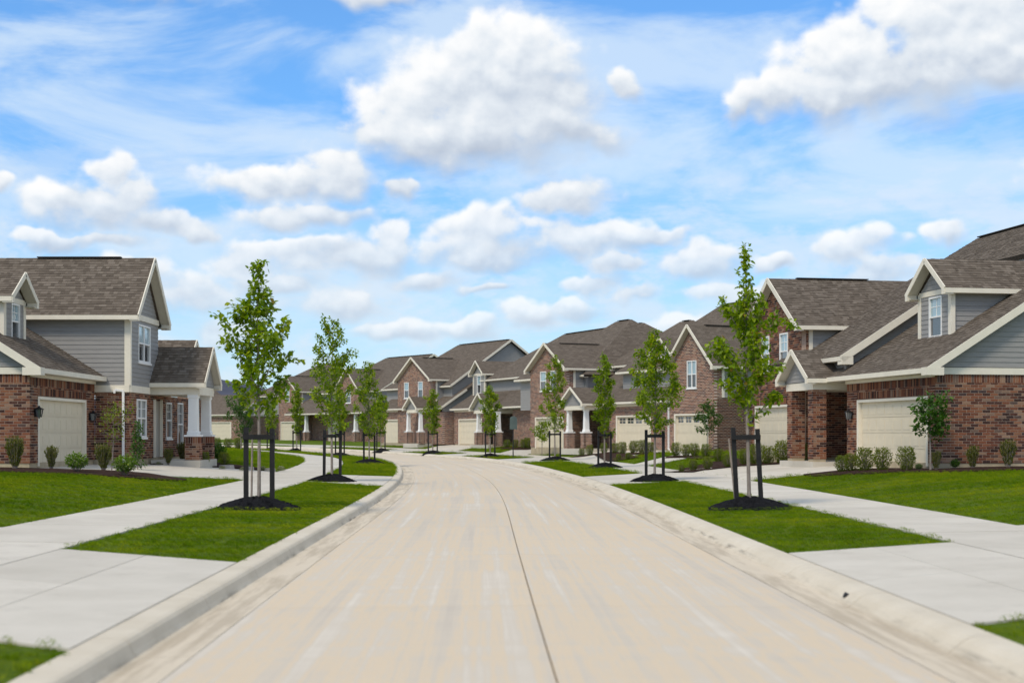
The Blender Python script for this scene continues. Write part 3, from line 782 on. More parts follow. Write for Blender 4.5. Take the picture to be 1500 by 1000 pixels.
# ---- the house at the right edge
def house_right():
    h = House('brick_house', 12.64, 42.5, 10, 0.72, 1, True, 'near brick house with gabled dormer, brick porch piers and plain cream garage doors')
    B = 0.84
    # garage wing
    h.boxp('foundation', (0.02, 0.03, .45), (6.4, 9.9, B), 'foundation')
    h.brick((0, 0), (0, 9), (-1, 0), [rect(0, 9, B, 3.5)], soldier=[(0, 9, 3.25, 3.5)])
    h.brick((0.2, 0), (6.5, 0), (0, -1), [rect(-.2, 6.3, B, 3.42)], [(.25, 5.45, .3, 2.87)], soldier=[(-.2, 6.3, 3.17, 3.42), (.25, 5.45, 2.88, 3.12)])
    h.garage((0.2, 0), (6.5, 0), (0, -1), .25, 5.45, .74, 2.86)
    h.brick((6.5, 0), (6.5, 3), (1, 0), [rect(.2, 3, B, 3.42)])
    sl = 0.63; zf = 3.68; rz = lambda v: zf + sl * (v + .35)
    h.siding((0.0, 0), (0.0, 9), (-1, 0), [[(0.05, 3.72), (9, 3.72), (9, rz(2) - .1), (5.6, rz(5.6) - .16), (.05, rz(0.05) - .16)]])
    h.board('frieze', [((-.022, -.02, 3.6), (-.022, 9, 3.6))], .045, .2)
    h.board('frieze', [((.0, -.022, 3.49), (6.5, -.022, 3.49))], .045, .13)
    h.roof([(-.3, -.35, zf), (6.62, -.35, zf), (6.62, 5.6, rz(5.6)), (-.3, 5.6, rz(5.6))], .12, 'garage_roof')
    h.roof([(-.3, 11.5, zf), (6.62, 11.5, zf), (6.62, 5.6, rz(5.6)), (-.3, 5.6, rz(5.6))], .12, 'garage_roof')
    h.roof([(6.62, -.35, zf), (11.3, -.35, zf), (11.3, .9, rz(.9)), (6.62, .9, rz(.9))], .1, 'lower_roof')
    h.rake(-.32, -.38, zf - .02, 5.6, rz(5.6)); h.rake(-.32, 11.5, zf, 5.6, rz(5.6))
    h.boxp('eave_return', (-.345, -.43, zf - .22), (0.02, .12, zf + .015), 'trim')
    h.eave(-.3, 7.3, -.35, zf)
    h.dormer(1.95, 4.05, 1.5, 4.5, 6.28, 7.33, 5.2, 2.5, 3.38, 4.82, 6.12)
    # main body above
    zm = lambda v: 4.5 + .64 * v
    h.siding((6.8, 0), (6.8, 9), (-1, 0), [[(.1, 3.9), (7.45, 3.9), (7.45, zm(7.45) - .2), (.1, zm(.1) - .2)]])
    h.roof([(6.5, -.15, zm(-.15)), (13.7, -.15, zm(-.15)), (11.4, 7.45, zm(7.45)), (6.5, 7.45, zm(7.45))], .14, 'main_roof')
    h.roof([(13.7, 15, zm(-.1)), (13.7, -.15, zm(-.15)), (11.4, 7.45, zm(7.45))], .14, 'hip_roof')
    h.roof([(13.7, 15, zm(-.15)), (6.5, 15, zm(-.15)), (6.5, 7.45, zm(7.45)), (11.4, 7.45, zm(7.45))], .14, 'main_roof')
    h.rake(6.48, -.2, zm(-.2), 5.1, zm(5.1), .24)
    h.roof([(2.4, 4.9, zm(4.9)), (6.5, 4.9, zm(4.9)), (6.5, 7.45, zm(7.45)), (2.4, 7.45, zm(7.45))], .14, 'upper_roof')
    h.siding((2.6, 5.05), (6.5, 5.05), (0, -1), [rect(0, 3.9, 6.8, 7.6)]); h.siding((2.6, 5.05), (2.6, 9), (-1, 0), [[(0, 6.8), (3.9, 6.8), (3.9, 8.6), (2.4, 9.1), (0, 7.6)]]); h.eave(6.5, 11.2, -.15, zm(-.15) - .02, back=.35)
    h.siding((6.8, .2), (11.2, .2), (0, -1), [rect(0, 4.4, 3.7, 4.5)])
    h.board('ridge_vent', [((7, 7.45, zm(7.45) + .03), (11.2, 7.45, zm(7.45) + .03))], .24, .035, 'ridge_vent')
    h.boxp('eave_return', (6.46, -.2, zm(-.15) - .3), (6.82, .22, zm(-.15) - .02), 'trim')
    # brick gable
    zr, pt = 7.86, .68
    ze = zr - pt * 2.75
    wl = [(0.2, 2.24 + .2, 0, 0)]
    h.brick((11.2, .2), (16.7, .2), (0, -1), [[(0, B), (5.5, B), (5.5, ze - .08), (2.75, zr - .2), (0, ze - .08)]],
            [(1.1, 5.1, .3, 2.87), (1.35, 2.22, 4.22, 5.64), (3.4, 4.27, 4.22, 5.64)], soldier=[(1.1, 5.1, 2.88, 3.12)])
    h.garage((11.2, .2), (16.7, .2), (0, -1), 1.1, 5.1, .74, 2.86)
    for a in (1.35, 3.4): h.window((11.2, .2), (16.7, .2), (0, -1), a, a + .87, 4.22, 5.64, upper='glass_light')
    h.brick((11.2, .2), (11.2, 3.2), (-1, 0), [rect(.2, 3, B, 3.4)])
    h.brick((11.2, .2), (11.2, .5), (-1, 0), [rect(.2, .3, 3.4, ze)], thick=.15)
    h.siding((11.2, .52), (11.2, 5), (-1, 0), [rect(0, 4.4, 3.9, ze - .15)])
    h.boxp('corner_board', (11.165, .5, 3.9), (11.23, .65, ze - .1), 'trim')
    h.brick((16.7, .2), (16.7, 9), (1, 0), [rect(.2, 8.8, B, ze - .1)])
    h.cross_gable(13.95, 2.75, -.12, 6.2, zr, pt, .3, .2, vent=True)
    h.boxp('foundation', (11.22, .25, .45), (16.65, 9, B), 'foundation')
    # porch
    h.porch_roof(8.8, 1.25, -1.12, 3.0, 3.66, 4.72, .26, .27)
    for u in (7.55, 9.55):
        for A, Bq, o in (((u, -.8), (u + .5, -.8), (0, -1)), ((u, -.8), (u, -.3), (-1, 0)), ((u + .5, -.8), (u + .5, -.3), (1, 0)), ((u, -.3), (u + .5, -.3), (0, 1))):
            h.brick(A, Bq, o, [rect(0, .5, B, 3.3)], thick=.1)
        h.boxp('pier_foot', (u + .02, -.78, .45), (u + .48, -.32, B), 'foundation')
    h.brick((6.7, 3), (11, 3), (0, -1), [rect(0, 4.4, B, 3.42)], [(1.5, 2.5, .3, 3.0)])
    h.boxp('front_door', (8.2, 3.0, B), (9.2, 3.06, 2.99), 'door_paint')
    h.boxp('porch_slab', (7.2, -.95, .4), (10.4, 2.95, .74), 'walk_concrete')
    h.lantern((0.2, 0), (6.5, 0), (0, -1), 5.85, 2.35)
    h.lantern((8.05, -.8), (8.05, -.3), (1, 0), .25, 2.35)
    h.lantern((11.2, .2), (16.7, .2), (0, -1), 5.3, 2.35)
    h.finish()
house_right()

# ---- the house at the left edge
def house_left():
    h = House('brick_house', -14.4, 42.5, 0, 0.72, -1, True, 'near two-storey house with broad grey siding wall and white columned porch')
    B = 0.84
    h.boxp('foundation', (0.02, 0.03, .45), (6.5, 9.9, B), 'foundation')
    h.brick((0, 0), (0, 6), (-1, 0), [rect(0, 6, B, 3.5)], soldier=[(0, 6, 3.25, 3.5)])
    h.brick((0.2, 0), (6.6, 0), (0, -1), [rect(-.2, 6.4, B, 3.42)], [(.5, 5.4, .3, 2.87)], soldier=[(-.2, 6.4, 3.17, 3.42), (.5, 5.4, 2.88, 3.12)])
    h.garage((0.2, 0), (6.6, 0), (0, -1), .5, 5.4, .74, 2.86)
    sl = 0.63; zf = 3.68; rz = lambda v: zf + sl * (v + .35)
    h.siding((0.0, 0), (0.0, 6), (-1, 0), [[(0.05, 3.72), (6, 3.72), (6, rz(5.6) - .3), (5.6, rz(5.6) - .16), (.05, rz(0.05) - .16)]])
    h.board('frieze', [((-.022, -.02, 3.6), (-.022, 6, 3.6))], .045, .2)
    h.board('frieze', [((.0, -.022, 3.49), (6.58, -.022, 3.49))], .045, .13)
    h.roof([(-.3, -.35, zf), (6.6, -.35, zf), (6.6, 5.6, rz(5.6)), (-.3, 5.6, rz(5.6))], .12, 'garage_roof')
    h.roof([(-.3, 11.5, zf), (6.6, 11.5, zf), (6.6, 5.6, rz(5.6)), (-.3, 5.6, rz(5.6))], .12, 'garage_roof')
    h.rake(-.32, -.38, zf - .02, 5.6, rz(5.6)); h.boxp('eave_return', (-.345, -.43, zf - .22), (0.02, .12, zf + .015), 'trim')
    h.eave(-.3, 6.85, -.35, zf)
    h.dormer(1.75, 3.55, 1.4, 4.4, 5.98, 6.82, 4.6, 2.35, 3.1, 4.72, 5.85)
    # two storey part facing the camera
    ze = 5.78
    h.brick((6.6, -1.2), (6.6, 0), (-1, 0), [rect(0, 1.2, B, 3.15)])
    h.board('band_board', [((6.575, -1.2, 3.28), (6.575, 0, 3.28))], .05, .24)
    h.siding((6.6, -1.2), (6.6, 11), (-1, 0), [rect(.0, 12, 3.4, ze + .1)])
    h.boxp('corner_board', (6.56, -1.245, 3.4), (6.72, -1.03, ze), 'trim')
    zr, pt = 8.02, .97
    ops = [(1.1, 2.75, 4.27, 5.6)]
    h.siding((6.6, -1.2), (10.5, -1.2), (0, -1), [[(0.1, 3.4), (3.9, 3.4), (3.9, ze), (1.95, zr - .25), (.1, ze)]], ops)
    h.window((6.6, -1.2), (10.5, -1.2), (0, -1), 1.1, 2.75, 4.27, 5.6, twin=True, grid=False)
    h.board('band_board', [((6.6, -1.225, 5.83), (10.5, -1.225, 5.83))], .05, .2)
    h.board('band_board', [((6.6, -1.225, 3.28), (9.2, -1.225, 3.28))], .05, .24)
    h.cross_gable(8.55, 1.95, -1.58, 11, zr, pt, .34, .2, vent=True)
    wo = [(.9, 2.2, 1.6, 2.95), (3.3, 4.3, .3, 2.95), (5.15, 6.0, 1.55, 2.92), (7.0, 7.9, 1.25, 2.95)]
    h.brick((6.6, -1.2), (18.5, -1.2), (0, -1), [rect(0, 11.9, B, 3.15)], wo)
    W = ((6.6, -1.2), (18.5, -1.2), (0, -1))
    h.window(*W, *wo[0], twin=True, grid=True, upper='glass_dark'); h.window(*W, *wo[2], upper='glass_dark'); h.window(*W, *wo[3], upper='glass_dark')
    h.boxp('front_door', (9.92, -1.17, .86), (10.88, -1.12, 2.93), 'door_paint')
    h.board('door_casing', [((9.9, -1.23, .86), (9.9, -1.23, 2.99)), ((10.9, -1.23, .86), (10.9, -1.23, 2.99))], .1, .06, up=(0, 1, 0))
    h.boxp('foundation', (6.62, -1.15, .45), (18.4, 9, B), 'foundation')
    # one storey continuation with its own cross gable
    zq = lambda v: 3.62 + .63 * (v + 1.5)
    h.roof([(10.4, -1.5, zq(-1.5)), (18.8, -1.5, zq(-1.5)), (18.8, 4.5, zq(4.5)), (10.4, 4.5, zq(4.5))], .12, 'lower_roof')
    h.eave(12.1, 18.8, -1.5, zq(-1.5)); h.rake(18.82, -1.5, zq(-1.5), 4.5, zq(4.5))
    h.siding((10.5, -1.2), (10.5, 9), (1, 0), [rect(0, 9, 3.4, ze)])
    h.cross_gable(15.0, 1.7, -1.65, 3, 5.5, .82, .3, .16)
    h.siding((13.3, -1.2), (16.7, -1.2), (0, -1), [[(0, 3.2), (3.4, 3.2), (3.4, 3.95), (1.7, 5.3), (0, 3.95)]])
    # porch
    h.porch_roof(10.72, 1.2, -3.22, 1.0, 3.58, 4.95, .3, .27, pv=-2.98)
    for u in (9.68, 11.82): h.column(u, -2.72, .62, 1.62, 3.16, .172, .158, .54)
    h.boxp('porch_slab', (9.3, -3.05, .4), (12.2, -1.25, .76), 'walk_concrete')
    h.downspout(6.53, -1.0, 3.2, .75)
    h.board('downspout_elbow', [((6.53, -1.0, 3.2), (6.5, -.72, 3.24)), ((6.5, -.72, 3.24), (6.5, -.7, 3.12))], .07, .07, 'white_paint', (0.2, 0, 1))
    h.lantern((0.2, 0), (6.6, 0), (0, -1), .22, 2.35); h.lantern((0.2, 0), (6.6, 0), (0, -1), 5.75, 2.3)
    h.finish()
house_left()

# ---- houses farther along, each from the same kinds of pieces
def garage_wing(h, u0, u1, v, B, zf, d0, d1, zd, lights=False, sl=.63, vr=5.6, dormer=None, depth=9, near_side=True, wall_near=None):
    L = u1 - u0
    h.brick((u0, v), (u1, v), (0, -1), [rect(0, L, B, zf - .22)], [(d0 - u0, d1 - u0, .2, zd)])
    h.garage((u0, v), (u1, v), (0, -1), d0 - u0, d1 - u0, B - .08, zd, lights)
    h.board('frieze', [((u0, v - .022, zf - .19), (u1, v - .022, zf - .19))], .045, .16)
    rz = lambda vv: zf + sl * (vv - v + .35)
    if near_side:
        h.brick((u0, v), (u0, v + depth), (-1, 0), [rect(.2, depth, B, zf - .15)])
        h.board('frieze', [((u0 - .022, v, zf - .08), (u0 - .022, v + depth, zf - .08))], .045, .18)
        h.siding((u0, v), (u0, v + depth), (-1, 0), [[(.05, zf + .02), (vr - v, zf + .02), (vr - v, rz(vr) - .16), (.05, rz(v + .05) - .16)]], exp=.18)
        h.rake(u0 - .3, v - .35, zf, vr, rz(vr))
    h.brick((u1, v), (u1, v + depth), (1, 0), [rect(.2, depth, B, zf - .2)])
    h.roof([(u0 - .3, v - .35, zf), (u1 + .1, v - .35, zf), (u1 + .1, vr, rz(vr)), (u0 - .3, vr, rz(vr))], .12, 'garage_roof')
    h.roof([(u0 - .3, 2 * vr - v, zf), (u1 + .1, 2 * vr - v, zf), (u1 + .1, vr, rz(vr)), (u0 - .3, vr, rz(vr))], .12, 'garage_roof')
    h.eave(u0 - .3, u1 + .1, v - .35, zf)
    h.boxp('foundation', (u0 + .03, v + .03, B - .5), (u1 - .03, v + depth - .2, B), 'foundation')
    if dormer:
        a, b, vf, ze, zr = dormer
        h.dormer(a, b, vf, rz(vf) - .25, ze, zr, vf + 3.4, (a + b) / 2 - .42, (a + b) / 2 + .42, rz(vf) + .12, ze - .14, grid=False)
def brick_gable(h, u0, u1, v, B, zr, ze, windows, door=None, lights=False, depth=8, lower=None, vb=6.0, twin=False):
    uc, half = (u0 + u1) / 2, (u1 - u0) / 2; pt = (zr - ze) / (half + .3); zw = ze + pt * .3
    ops = [(a - u0, b - u0, z0, z1) for a, b, z0, z1 in windows]
    if door: ops.append((door[0] - u0, door[1] - u0, .2, door[2]))
    h.brick((u0, v), (u1, v), (0, -1), [[(0, B), (2 * half, B), (2 * half, zw - .1), (half, zr - .2), (0, zw - .1)]], ops)
    for o in ops[:len(windows)]: h.window((u0, v), (u1, v), (0, -1), *o, twin=twin, grid=False)
    if door: h.garage((u0, v), (u1, v), (0, -1), door[0] - u0, door[1] - u0, B - .08, door[2], lights)
    if lower: h.brick((u0, v), (u0, v + depth), (-1, 0), [rect(.2, depth, B, lower)])
    h.brick((u0, v), (u0, v + .5), (-1, 0), [rect(.2, .5, lower or B, zw - .15)])
    h.siding((u0, v + .52), (u0, v + depth), (-1, 0), [rect(0, depth - .5, lower or B, zw - .15)], exp=.18)
    h.boxp('corner_board', (u0 - .035, v + .5, lower or B), (u0 + .02, v + .66, zw - .12), 'trim')
    h.brick((u1, v), (u1, v + depth), (1, 0), [rect(.2, depth, B, zw - .15)])
    h.cross_gable(uc, half, v - .32, vb, zr, pt, .3, .2, vent=True)
    h.boxp('foundation', (u0 + .03, v + .03, B - .5), (u1 - .03, v + depth - .2, B), 'foundation')
def porch(h, uc, half, vf, B, ze, zr, cols, vb=2.6):
    h.porch_roof(uc, half, vf, vb, ze, zr, .26, .27)
    for u in cols: h.column(u, vf + .55, B - .1, B + .95, ze - .36, .15, .122, .54)
    h.boxp('porch_slab', (uc - half - .3, vf + .1, B - .4), (uc + half + .3, vb, B - .03), 'walk_concrete')

def house_b2():
    h = House('brick_house', 10.94, 77, 26, 0.74, 1, False, 'brick house with steep single-window gable and windowed cream garage doors, third along from the near right house')
    B = 0.84
    h.root['label'] = 'long brick house with a steep brick gable and cream garage doors with window lights'
    brick_gable(h, 0, 4.4, 0, B, 7.78, 5.4, [(1.7, 2.65, 4.27, 5.8)], (.55, 4.0, 2.85), True, lower=3.7, twin=True)
    h.brick((0, .2), (0, 8), (-1, 0), [rect(0, 8, B - .1, 3.69)])
    garage_wing(h, 4.6, 12.2, .5, B, 3.66, 7.3, 11.4, 2.85, True, near_side=False, dormer=(7.2, 9.3, 2.0, 6.35, 7.5))
    h.downspout(4.5, -.05, 3.6, B)
    porch(h, 14.2, 1.3, -1.2, B, 3.62, 4.65, (13.1, 15.3))
    h.brick((12.2, 2.6), (16.9, 2.6), (0, -1), [rect(0, 4.7, B - .1, 3.5)])
    h.brick((16.9, 0), (16.9, 2.6), (-1, 0), [rect(.2, 2.6, B, 3.6)])
    h.roof([(12.3, .15, 3.66), (17, .15, 3.66), (17, 4.2, 6.21), (12.3, 4.2, 6.21)], .12, 'lower_roof')
    h.eave(15.8, 17, .15, 3.66)
    brick_gable(h, 16.9, 22.1, 0, B, 7.76, 6.0, [(19.75, 20.6, 4.6, 5.9), (18.3, 19.15, 4.6, 5.9)], (17.3, 21.4, 2.85), False, lower=3.7)
    # roofs behind
    h.main_roof(2.0, 12.6, 1.2, 5.6, 7, 9.75, 'gable', 'hip', 3.0)
    h.siding((2.1, 1.5), (2.1, 12.5), (-1, 0), [[(0, 3.8), (11, 3.8), (11, 5.5), (5.5, 9.5), (0, 5.5)]], exp=.18)
    h.main_roof(9.5, 17.5, 3.2, 6.2, 7, 9.05, 'hip', 'hip', 3.2)
    h.main_roof(16.4, 26.6, 1.0, 5.6, 7, 9.65, 'hip', 'hip', 4.0)
    h.finish()
house_b2()
def house_b3():
    h = House('brick_house', 2.3, 104, 24, 0.8, 1, False, 'mid-street brick house with plain cream garage under a small gabled dormer, behind the sign')
    B = 0.9
    garage_wing(h, 10.3, 17.6, 0, B, 3.84, 11.6, 16.7, 2.98, False, near_side=False, dormer=(14.6, 17.0, 1.5, 6.75, 7.85))
    h.root['label'] = 'brick house with white framed dormer above a plain cream garage, behind the street sign'
    h.brick((2.4, .3), (6.2, .3), (0, -1), [rect(0, 3.8, B - .1, 3.6)])
    h.brick((6.2, .3), (6.2, 2.4), (1, 0), [rect(.2, 2.1, B, 3.6)])
    h.brick((6.2, 2.4), (10.3, 2.4), (0, -1), [rect(0, 4.1, B - .1, 3.6)])
    porch(h, 9.4, 1.5, -1.3, B, 3.75, 4.95, (10.5,), vb=2.4)
    h.column(6.6, -.75, B - .1, B + .95, 3.45)
    h.roof([(-2.3, -.35, 3.84), (10.0, -.35, 3.84), (10.0, 4, 6.6), (-2.3, 4, 6.6)], .12, 'lower_roof'); h.eave(2.3, 6.6, -.35, 3.84)
    h.siding((4, 1.9), (13, 1.9), (0, -1), [rect(0, 9, 5.0, 6.2)], exp=.18)
    h.main_roof(-7, 15.5, 1.5, 6.25, 7, 9.9, 'hip', 'hip', 4.5)
    h.finish()
house_b3()
def house_b4():
    h = House('brick_house', -6.2, 121, 32, 0.86, 1, False, 'brick house with a two-window gable above a small white columned porch at the bend')
    B = 0.95
    brick_gable(h, 1.5, 7.6, 0, B, 8.45, 6.45, [(5.5, 6.35, 4.9, 6.3), (2.9, 3.75, 4.9, 6.3)], None, lower=4.0)
    porch(h, 2.6, 1.0, -1.5, B, 3.95, 4.95, (1.55, 3.75), vb=0)
    garage_wing(h, 6.2, 11.2, .12, B, 4.0, 6.5, 10.5, 3.05, False, near_side=False)
    h.brick((-.6, 0), (1.5, 0), (0, -1), [rect(0, 2.1, B - .1, 3.6)])
    h.brick((-.6, 0), (-.6, 8), (-1, 0), [rect(.2, 8, B - .1, 3.6)])
    rz = lambda v: 4.2 + .63 * v
    h.roof([(-.9, -.35, rz(-.35)), (1.6, -.35, rz(-.35)), (1.6, 5, rz(5)), (-.9, 5, rz(5))], .12, 'lower_roof')
    h.rake(-.92, -.4, rz(-.4), 2.2, rz(2.2)); h.eave(-.9, 1.6, -.35, rz(-.35))
    h.siding((-.6, 0), (-.6, 8), (-1, 0), [[(0.05, 3.62), (5, 3.62), (5, rz(5) - .15), (.05, rz(0) - .15)]], exp=.18)
    h.main_roof(-.4, 12.5, .9, 5.9, 7, 10.0, 'gable', 'hip', 3.5)
    h.siding((-.1, 1.2), (-.1, 13), (-1, 0), [[(0, 4.8), (11.8, 4.8), (11.8, 5.8), (5.9, 9.7), (0, 5.8)]], exp=.18)
    h.finish()
house_b4()
def house_b5():
    h = House('brick_house', -14, 145, 36, 0.95, 1, False, 'brick house with two gables flanking a dark recessed entry, behind the second left tree')
    B = 1.0
    brick_gable(h, 3.3, 7.6, 0, B, 8.6, 6.4, [(4.9, 5.9, 5.0, 6.4)], None, lower=4.0)
    garage_wing(h, 5.0, 10.2, .1, B, 4.1, 5.9, 9.9, 3.15, False, near_side=False)
    h.column(2.1, -1, B - .1, B + .95, 3.9); h.column(12.9, -1, B - .1, B + .95, 3.9)
    h.brick((-.2, 0), (3.3, 0), (0, -1), [rect(0, 3.5, B - .1, 3.8)])
    h.brick((-.2, 0), (-.2, 9), (-1, 0), [rect(.2, 9, B - .1, 3.8)])
    h.brick((10.2, 1.8), (17, 1.8), (0, -1), [rect(0, 6.8, B - .1, 3.9)])
    h.roof([(-.5, -1.5, 3.95), (17.0, -1.5, 3.95), (17.0, 4, 7.2), (-.5, 4, 7.2)], .12, 'lower_roof'); h.eave(-.5, 17, -1.5, 3.95)
    brick_gable(h, 16.9, 21.5, 0, B, 8.3, 6.5, [(18.8, 19.8, 5.4, 6.9)], (17.4, 21.0, 3.15), False, lower=4.0)
    h.main_roof(-.3, 13.5, .5, 6.2, 7, 10.1, 'gable', 'hip', 4)
    h.siding((0, .8), (0, 12.8), (-1, 0), [[(0, 4.0), (12.4, 4.0), (12.4, 6.0), (6.2, 9.8), (0, 6.0)]], exp=.18)
    h.main_roof(17, 30, .5, 6.2, 7, 10.0, 'hip', 'hip', 5)
    h.finish()
house_b5()
def house_b6():
    h = House('brick_house', -31.5, 170, 62, 1.0, 1, False, 'farthest brick house at the end of the bend, seen past the white porch columns')
    B = 1.05
    garage_wing(h, 1.0, 8.2, 0, B, 4.1, 2.6, 7.2, 3.2, False, near_side=True, vr=3.6)
    brick_gable(h, 9, 14, 0, B, 8.3, 6.4, [(11, 12, 5.0, 6.4)], None, lower=4.0)
    h.main_roof(8.6, 22, 1.2, 5.0, 5.5, 7.7, 'hip', 'hip', 3)
    h.finish()
house_b6()

# ------------------------------------------------------------------ the street: centre line and ground
CY = [-60, -30, 0, 10, 20, 33, 42, 50, 60, 70, 80, 90, 100, 108, 115, 122, 130, 140, 150, 170, 200, 260, 330]
CX = [2.2, 1.3, .55, .3, .1, -.14, -.4, -.75, -1.4, -2.25, -3.5, -5.3, -8.2, -11.2, -14.3, -18, -22.8, -29.5, -37, -53, -79, -133, -196]
def _slopes():
    m = []
    for i in range(len(CY)):
        a, b = max(0, i - 1), min(len(CY) - 1, i + 1); m.append((CX[b] - CX[a]) / (CY[b] - CY[a]))
    return m
CM = _slopes()
def cline(s):
    i = 0
    while i < len(CY) - 2 and s > CY[i + 1]: i += 1
    h = CY[i + 1] - CY[i]; t = (s - CY[i]) / h
    x = (2*t**3 - 3*t*t + 1)*CX[i] + (t**3 - 2*t*t + t)*h*CM[i] + (-2*t**3 + 3*t*t)*CX[i+1] + (t**3 - t*t)*h*CM[i+1]
    dx = ((6*t*t - 6*t)*CX[i] + (3*t*t - 4*t + 1)*h*CM[i] + (-6*t*t + 6*t)*CX[i+1] + (3*t*t - 2*t)*h*CM[i+1]) / h
    return x, dx
def pos(s, d):
    x, dx = cline(s); l = math.hypot(1, dx); return x + d / l, s - d * dx / l
def sd(x, y):
    s = y; d = 0
    for _ in range(6):
        cx_, dx = cline(s); l = math.hypot(1, dx); d = (x - cx_) / l - (y - s) * dx / l
        s = s + ((x - cx_) * dx + (y - s)) / (l * l) * .9
    return s, d
PROF = [(0, 0.02), (2.7, 0), (3.1, -.02), (3.3, .13), (3.5, .135), (6.05, .19), (8.1, .22), (11.6, .58), (14.5, .68), (20, .74), (60, .76), (4000, .76)]
PROF2 = [(0, 0.02), (2.7, 0), (3.1, -.02), (3.3, .13), (3.5, .135), (6.05, .19), (8.1, .22), (10.4, .60), (13, .72), (20, .76), (60, .76), (4000, .76)]
GL = [(-100, 0), (60, 0), (100, .1), (112, .2), (130, .4), (150, .55), (175, .65), (400, .7)]
def gl(s):
    for (a, h0), (b, h1) in zip(GL, GL[1:]):
        if s <= b: return h0 + (h1 - h0) * (s - a) / (b - a)
    return .7
def _prof(P, d):
    for (a, h0), (b, h1) in zip(P, P[1:]):
        if d <= b: return h0 + (h1 - h0) * (d - a) / (b - a)
    return P[-1][1]
def height(s, d):
    right = d > 0; d = abs(d); z = gl(s)
    k = min(1, max(0, (s - 62) / 12)) if right else 0
    p = _prof(PROF, d) if k == 0 else _prof(PROF, d) * (1 - k) + _prof(PROF2, d) * k
    if p > .22: p = .22 + (p - .22) * (1 - .45 * min(1, max(0, (s - 112) / 14)))
    return z + p
def gz(x, y): return height(*sd(x, y))
def P3(s, d, dz=0.0):
    x, y = pos(s, d); return Vector((x, y, height(s, d) + dz))

def sheet(name, m, srange, drange, dz=0.0, parent=None, lo=None, hi=None, kind=None, thick=0.0):
    """a draped sheet between offsets d; lo(d), hi(d) bound it along the street"""
    mb = MB(); ds = drange
    G = []
    for d in ds:
        a = lo(d) if lo else srange[0]; b = hi(d) if hi else srange[1]
        ns = srange[2]; G.append([(a + (b - a) * k / ns, d) for k in range(ns + 1)])
    V = [[P3(s, d, dz) for s, d in row] for row in G]
    for i in range(len(ds) - 1):
        for k in range(len(G[0]) - 1):
            q = [V[i][k], V[i + 1][k], V[i + 1][k + 1], V[i][k + 1]]
            uv = [(G[i][k][1], G[i][k][0]), (G[i+1][k][1], G[i+1][k][0]), (G[i+1][k+1][1], G[i+1][k+1][0]), (G[i][k+1][1], G[i][k+1][0])]
            if (q[1] - q[0]).cross(q[2] - q[1]).z < 0: q, uv = q[::-1], uv[::-1]
            mb.face(q, uv)
    if thick:
        per = [V[0][k] for k in range(len(V[0]))] + [V[i][-1] for i in range(1, len(V))] + [V[-1][k] for k in range(len(V[0]) - 2, -1, -1)] + [V[i][0] for i in range(len(V) - 2, 0, -1)]
        dn = Vector((0, 0, -thick))
        for i in range(len(per)):
            a, b = per[i], per[(i + 1) % len(per)]; mb.face([a, b, b + dn, a + dn])
    o = mb.build(name, m, parent)
    if kind: tag(o, kind=kind)
    return o
def lin(a, b, n): return [a + (b - a) * i / n for i in range(n + 1)]

# ground sheet out to the horizon
def ground():
    mb = MB()
    xs = [-4000, -1500, -600, -300, -160] + [-120 + 3 * i for i in range(81)] + [160, 300, 600, 1500, 4000]
    ys = [-600, -200, -60] + [-30 + 3 * i for i in range(97)] + [300, 400, 700, 1500, 5000]
    V = []
    for y in ys:
        row = []
        for x in xs:
            s, d = sd(x, min(max(y, -58), 325)) if -60 < y < 330 and abs(x) < 125 else (60, 60)
            z = height(s, d) - (.02 if abs(d) > 17 else .25) if abs(d) < 59 else .5
            row.append((x, y, z))
        V.append(row)
    for i in range(len(ys) - 1):
        for k in range(len(xs) - 1): mb.face([V[i][k], V[i][k + 1], V[i + 1][k + 1], V[i + 1][k]])
    tag(mb.build('ground', 'lawn', smooth=True), kind='structure')
ground()
def structure_root(name, m, *a, **k): return sheet(name, m, *a, kind='structure', **k)
# road
road = structure_root('road', 'joint_dark', (-12, 210, 111), [-2.74, 2.74], dz=-.03)
for side in (-1, 1):
    s0 = -10.0
    while s0 < 150:
        L = 6.0; ds = [0.007, 1.0, 2.0, 2.725] if side > 0 else [-2.725, -2.0, -1.0, -0.007]
        sheet('road_panel', 'road_concrete', (s0 + .004, s0 + L - .004, 4), ds, 0.0, road, thick=.03); s0 += L
sheet('road_far', 'road_concrete', (150, 209, 30), [-2.7, 0, 2.7], 0.0, road)
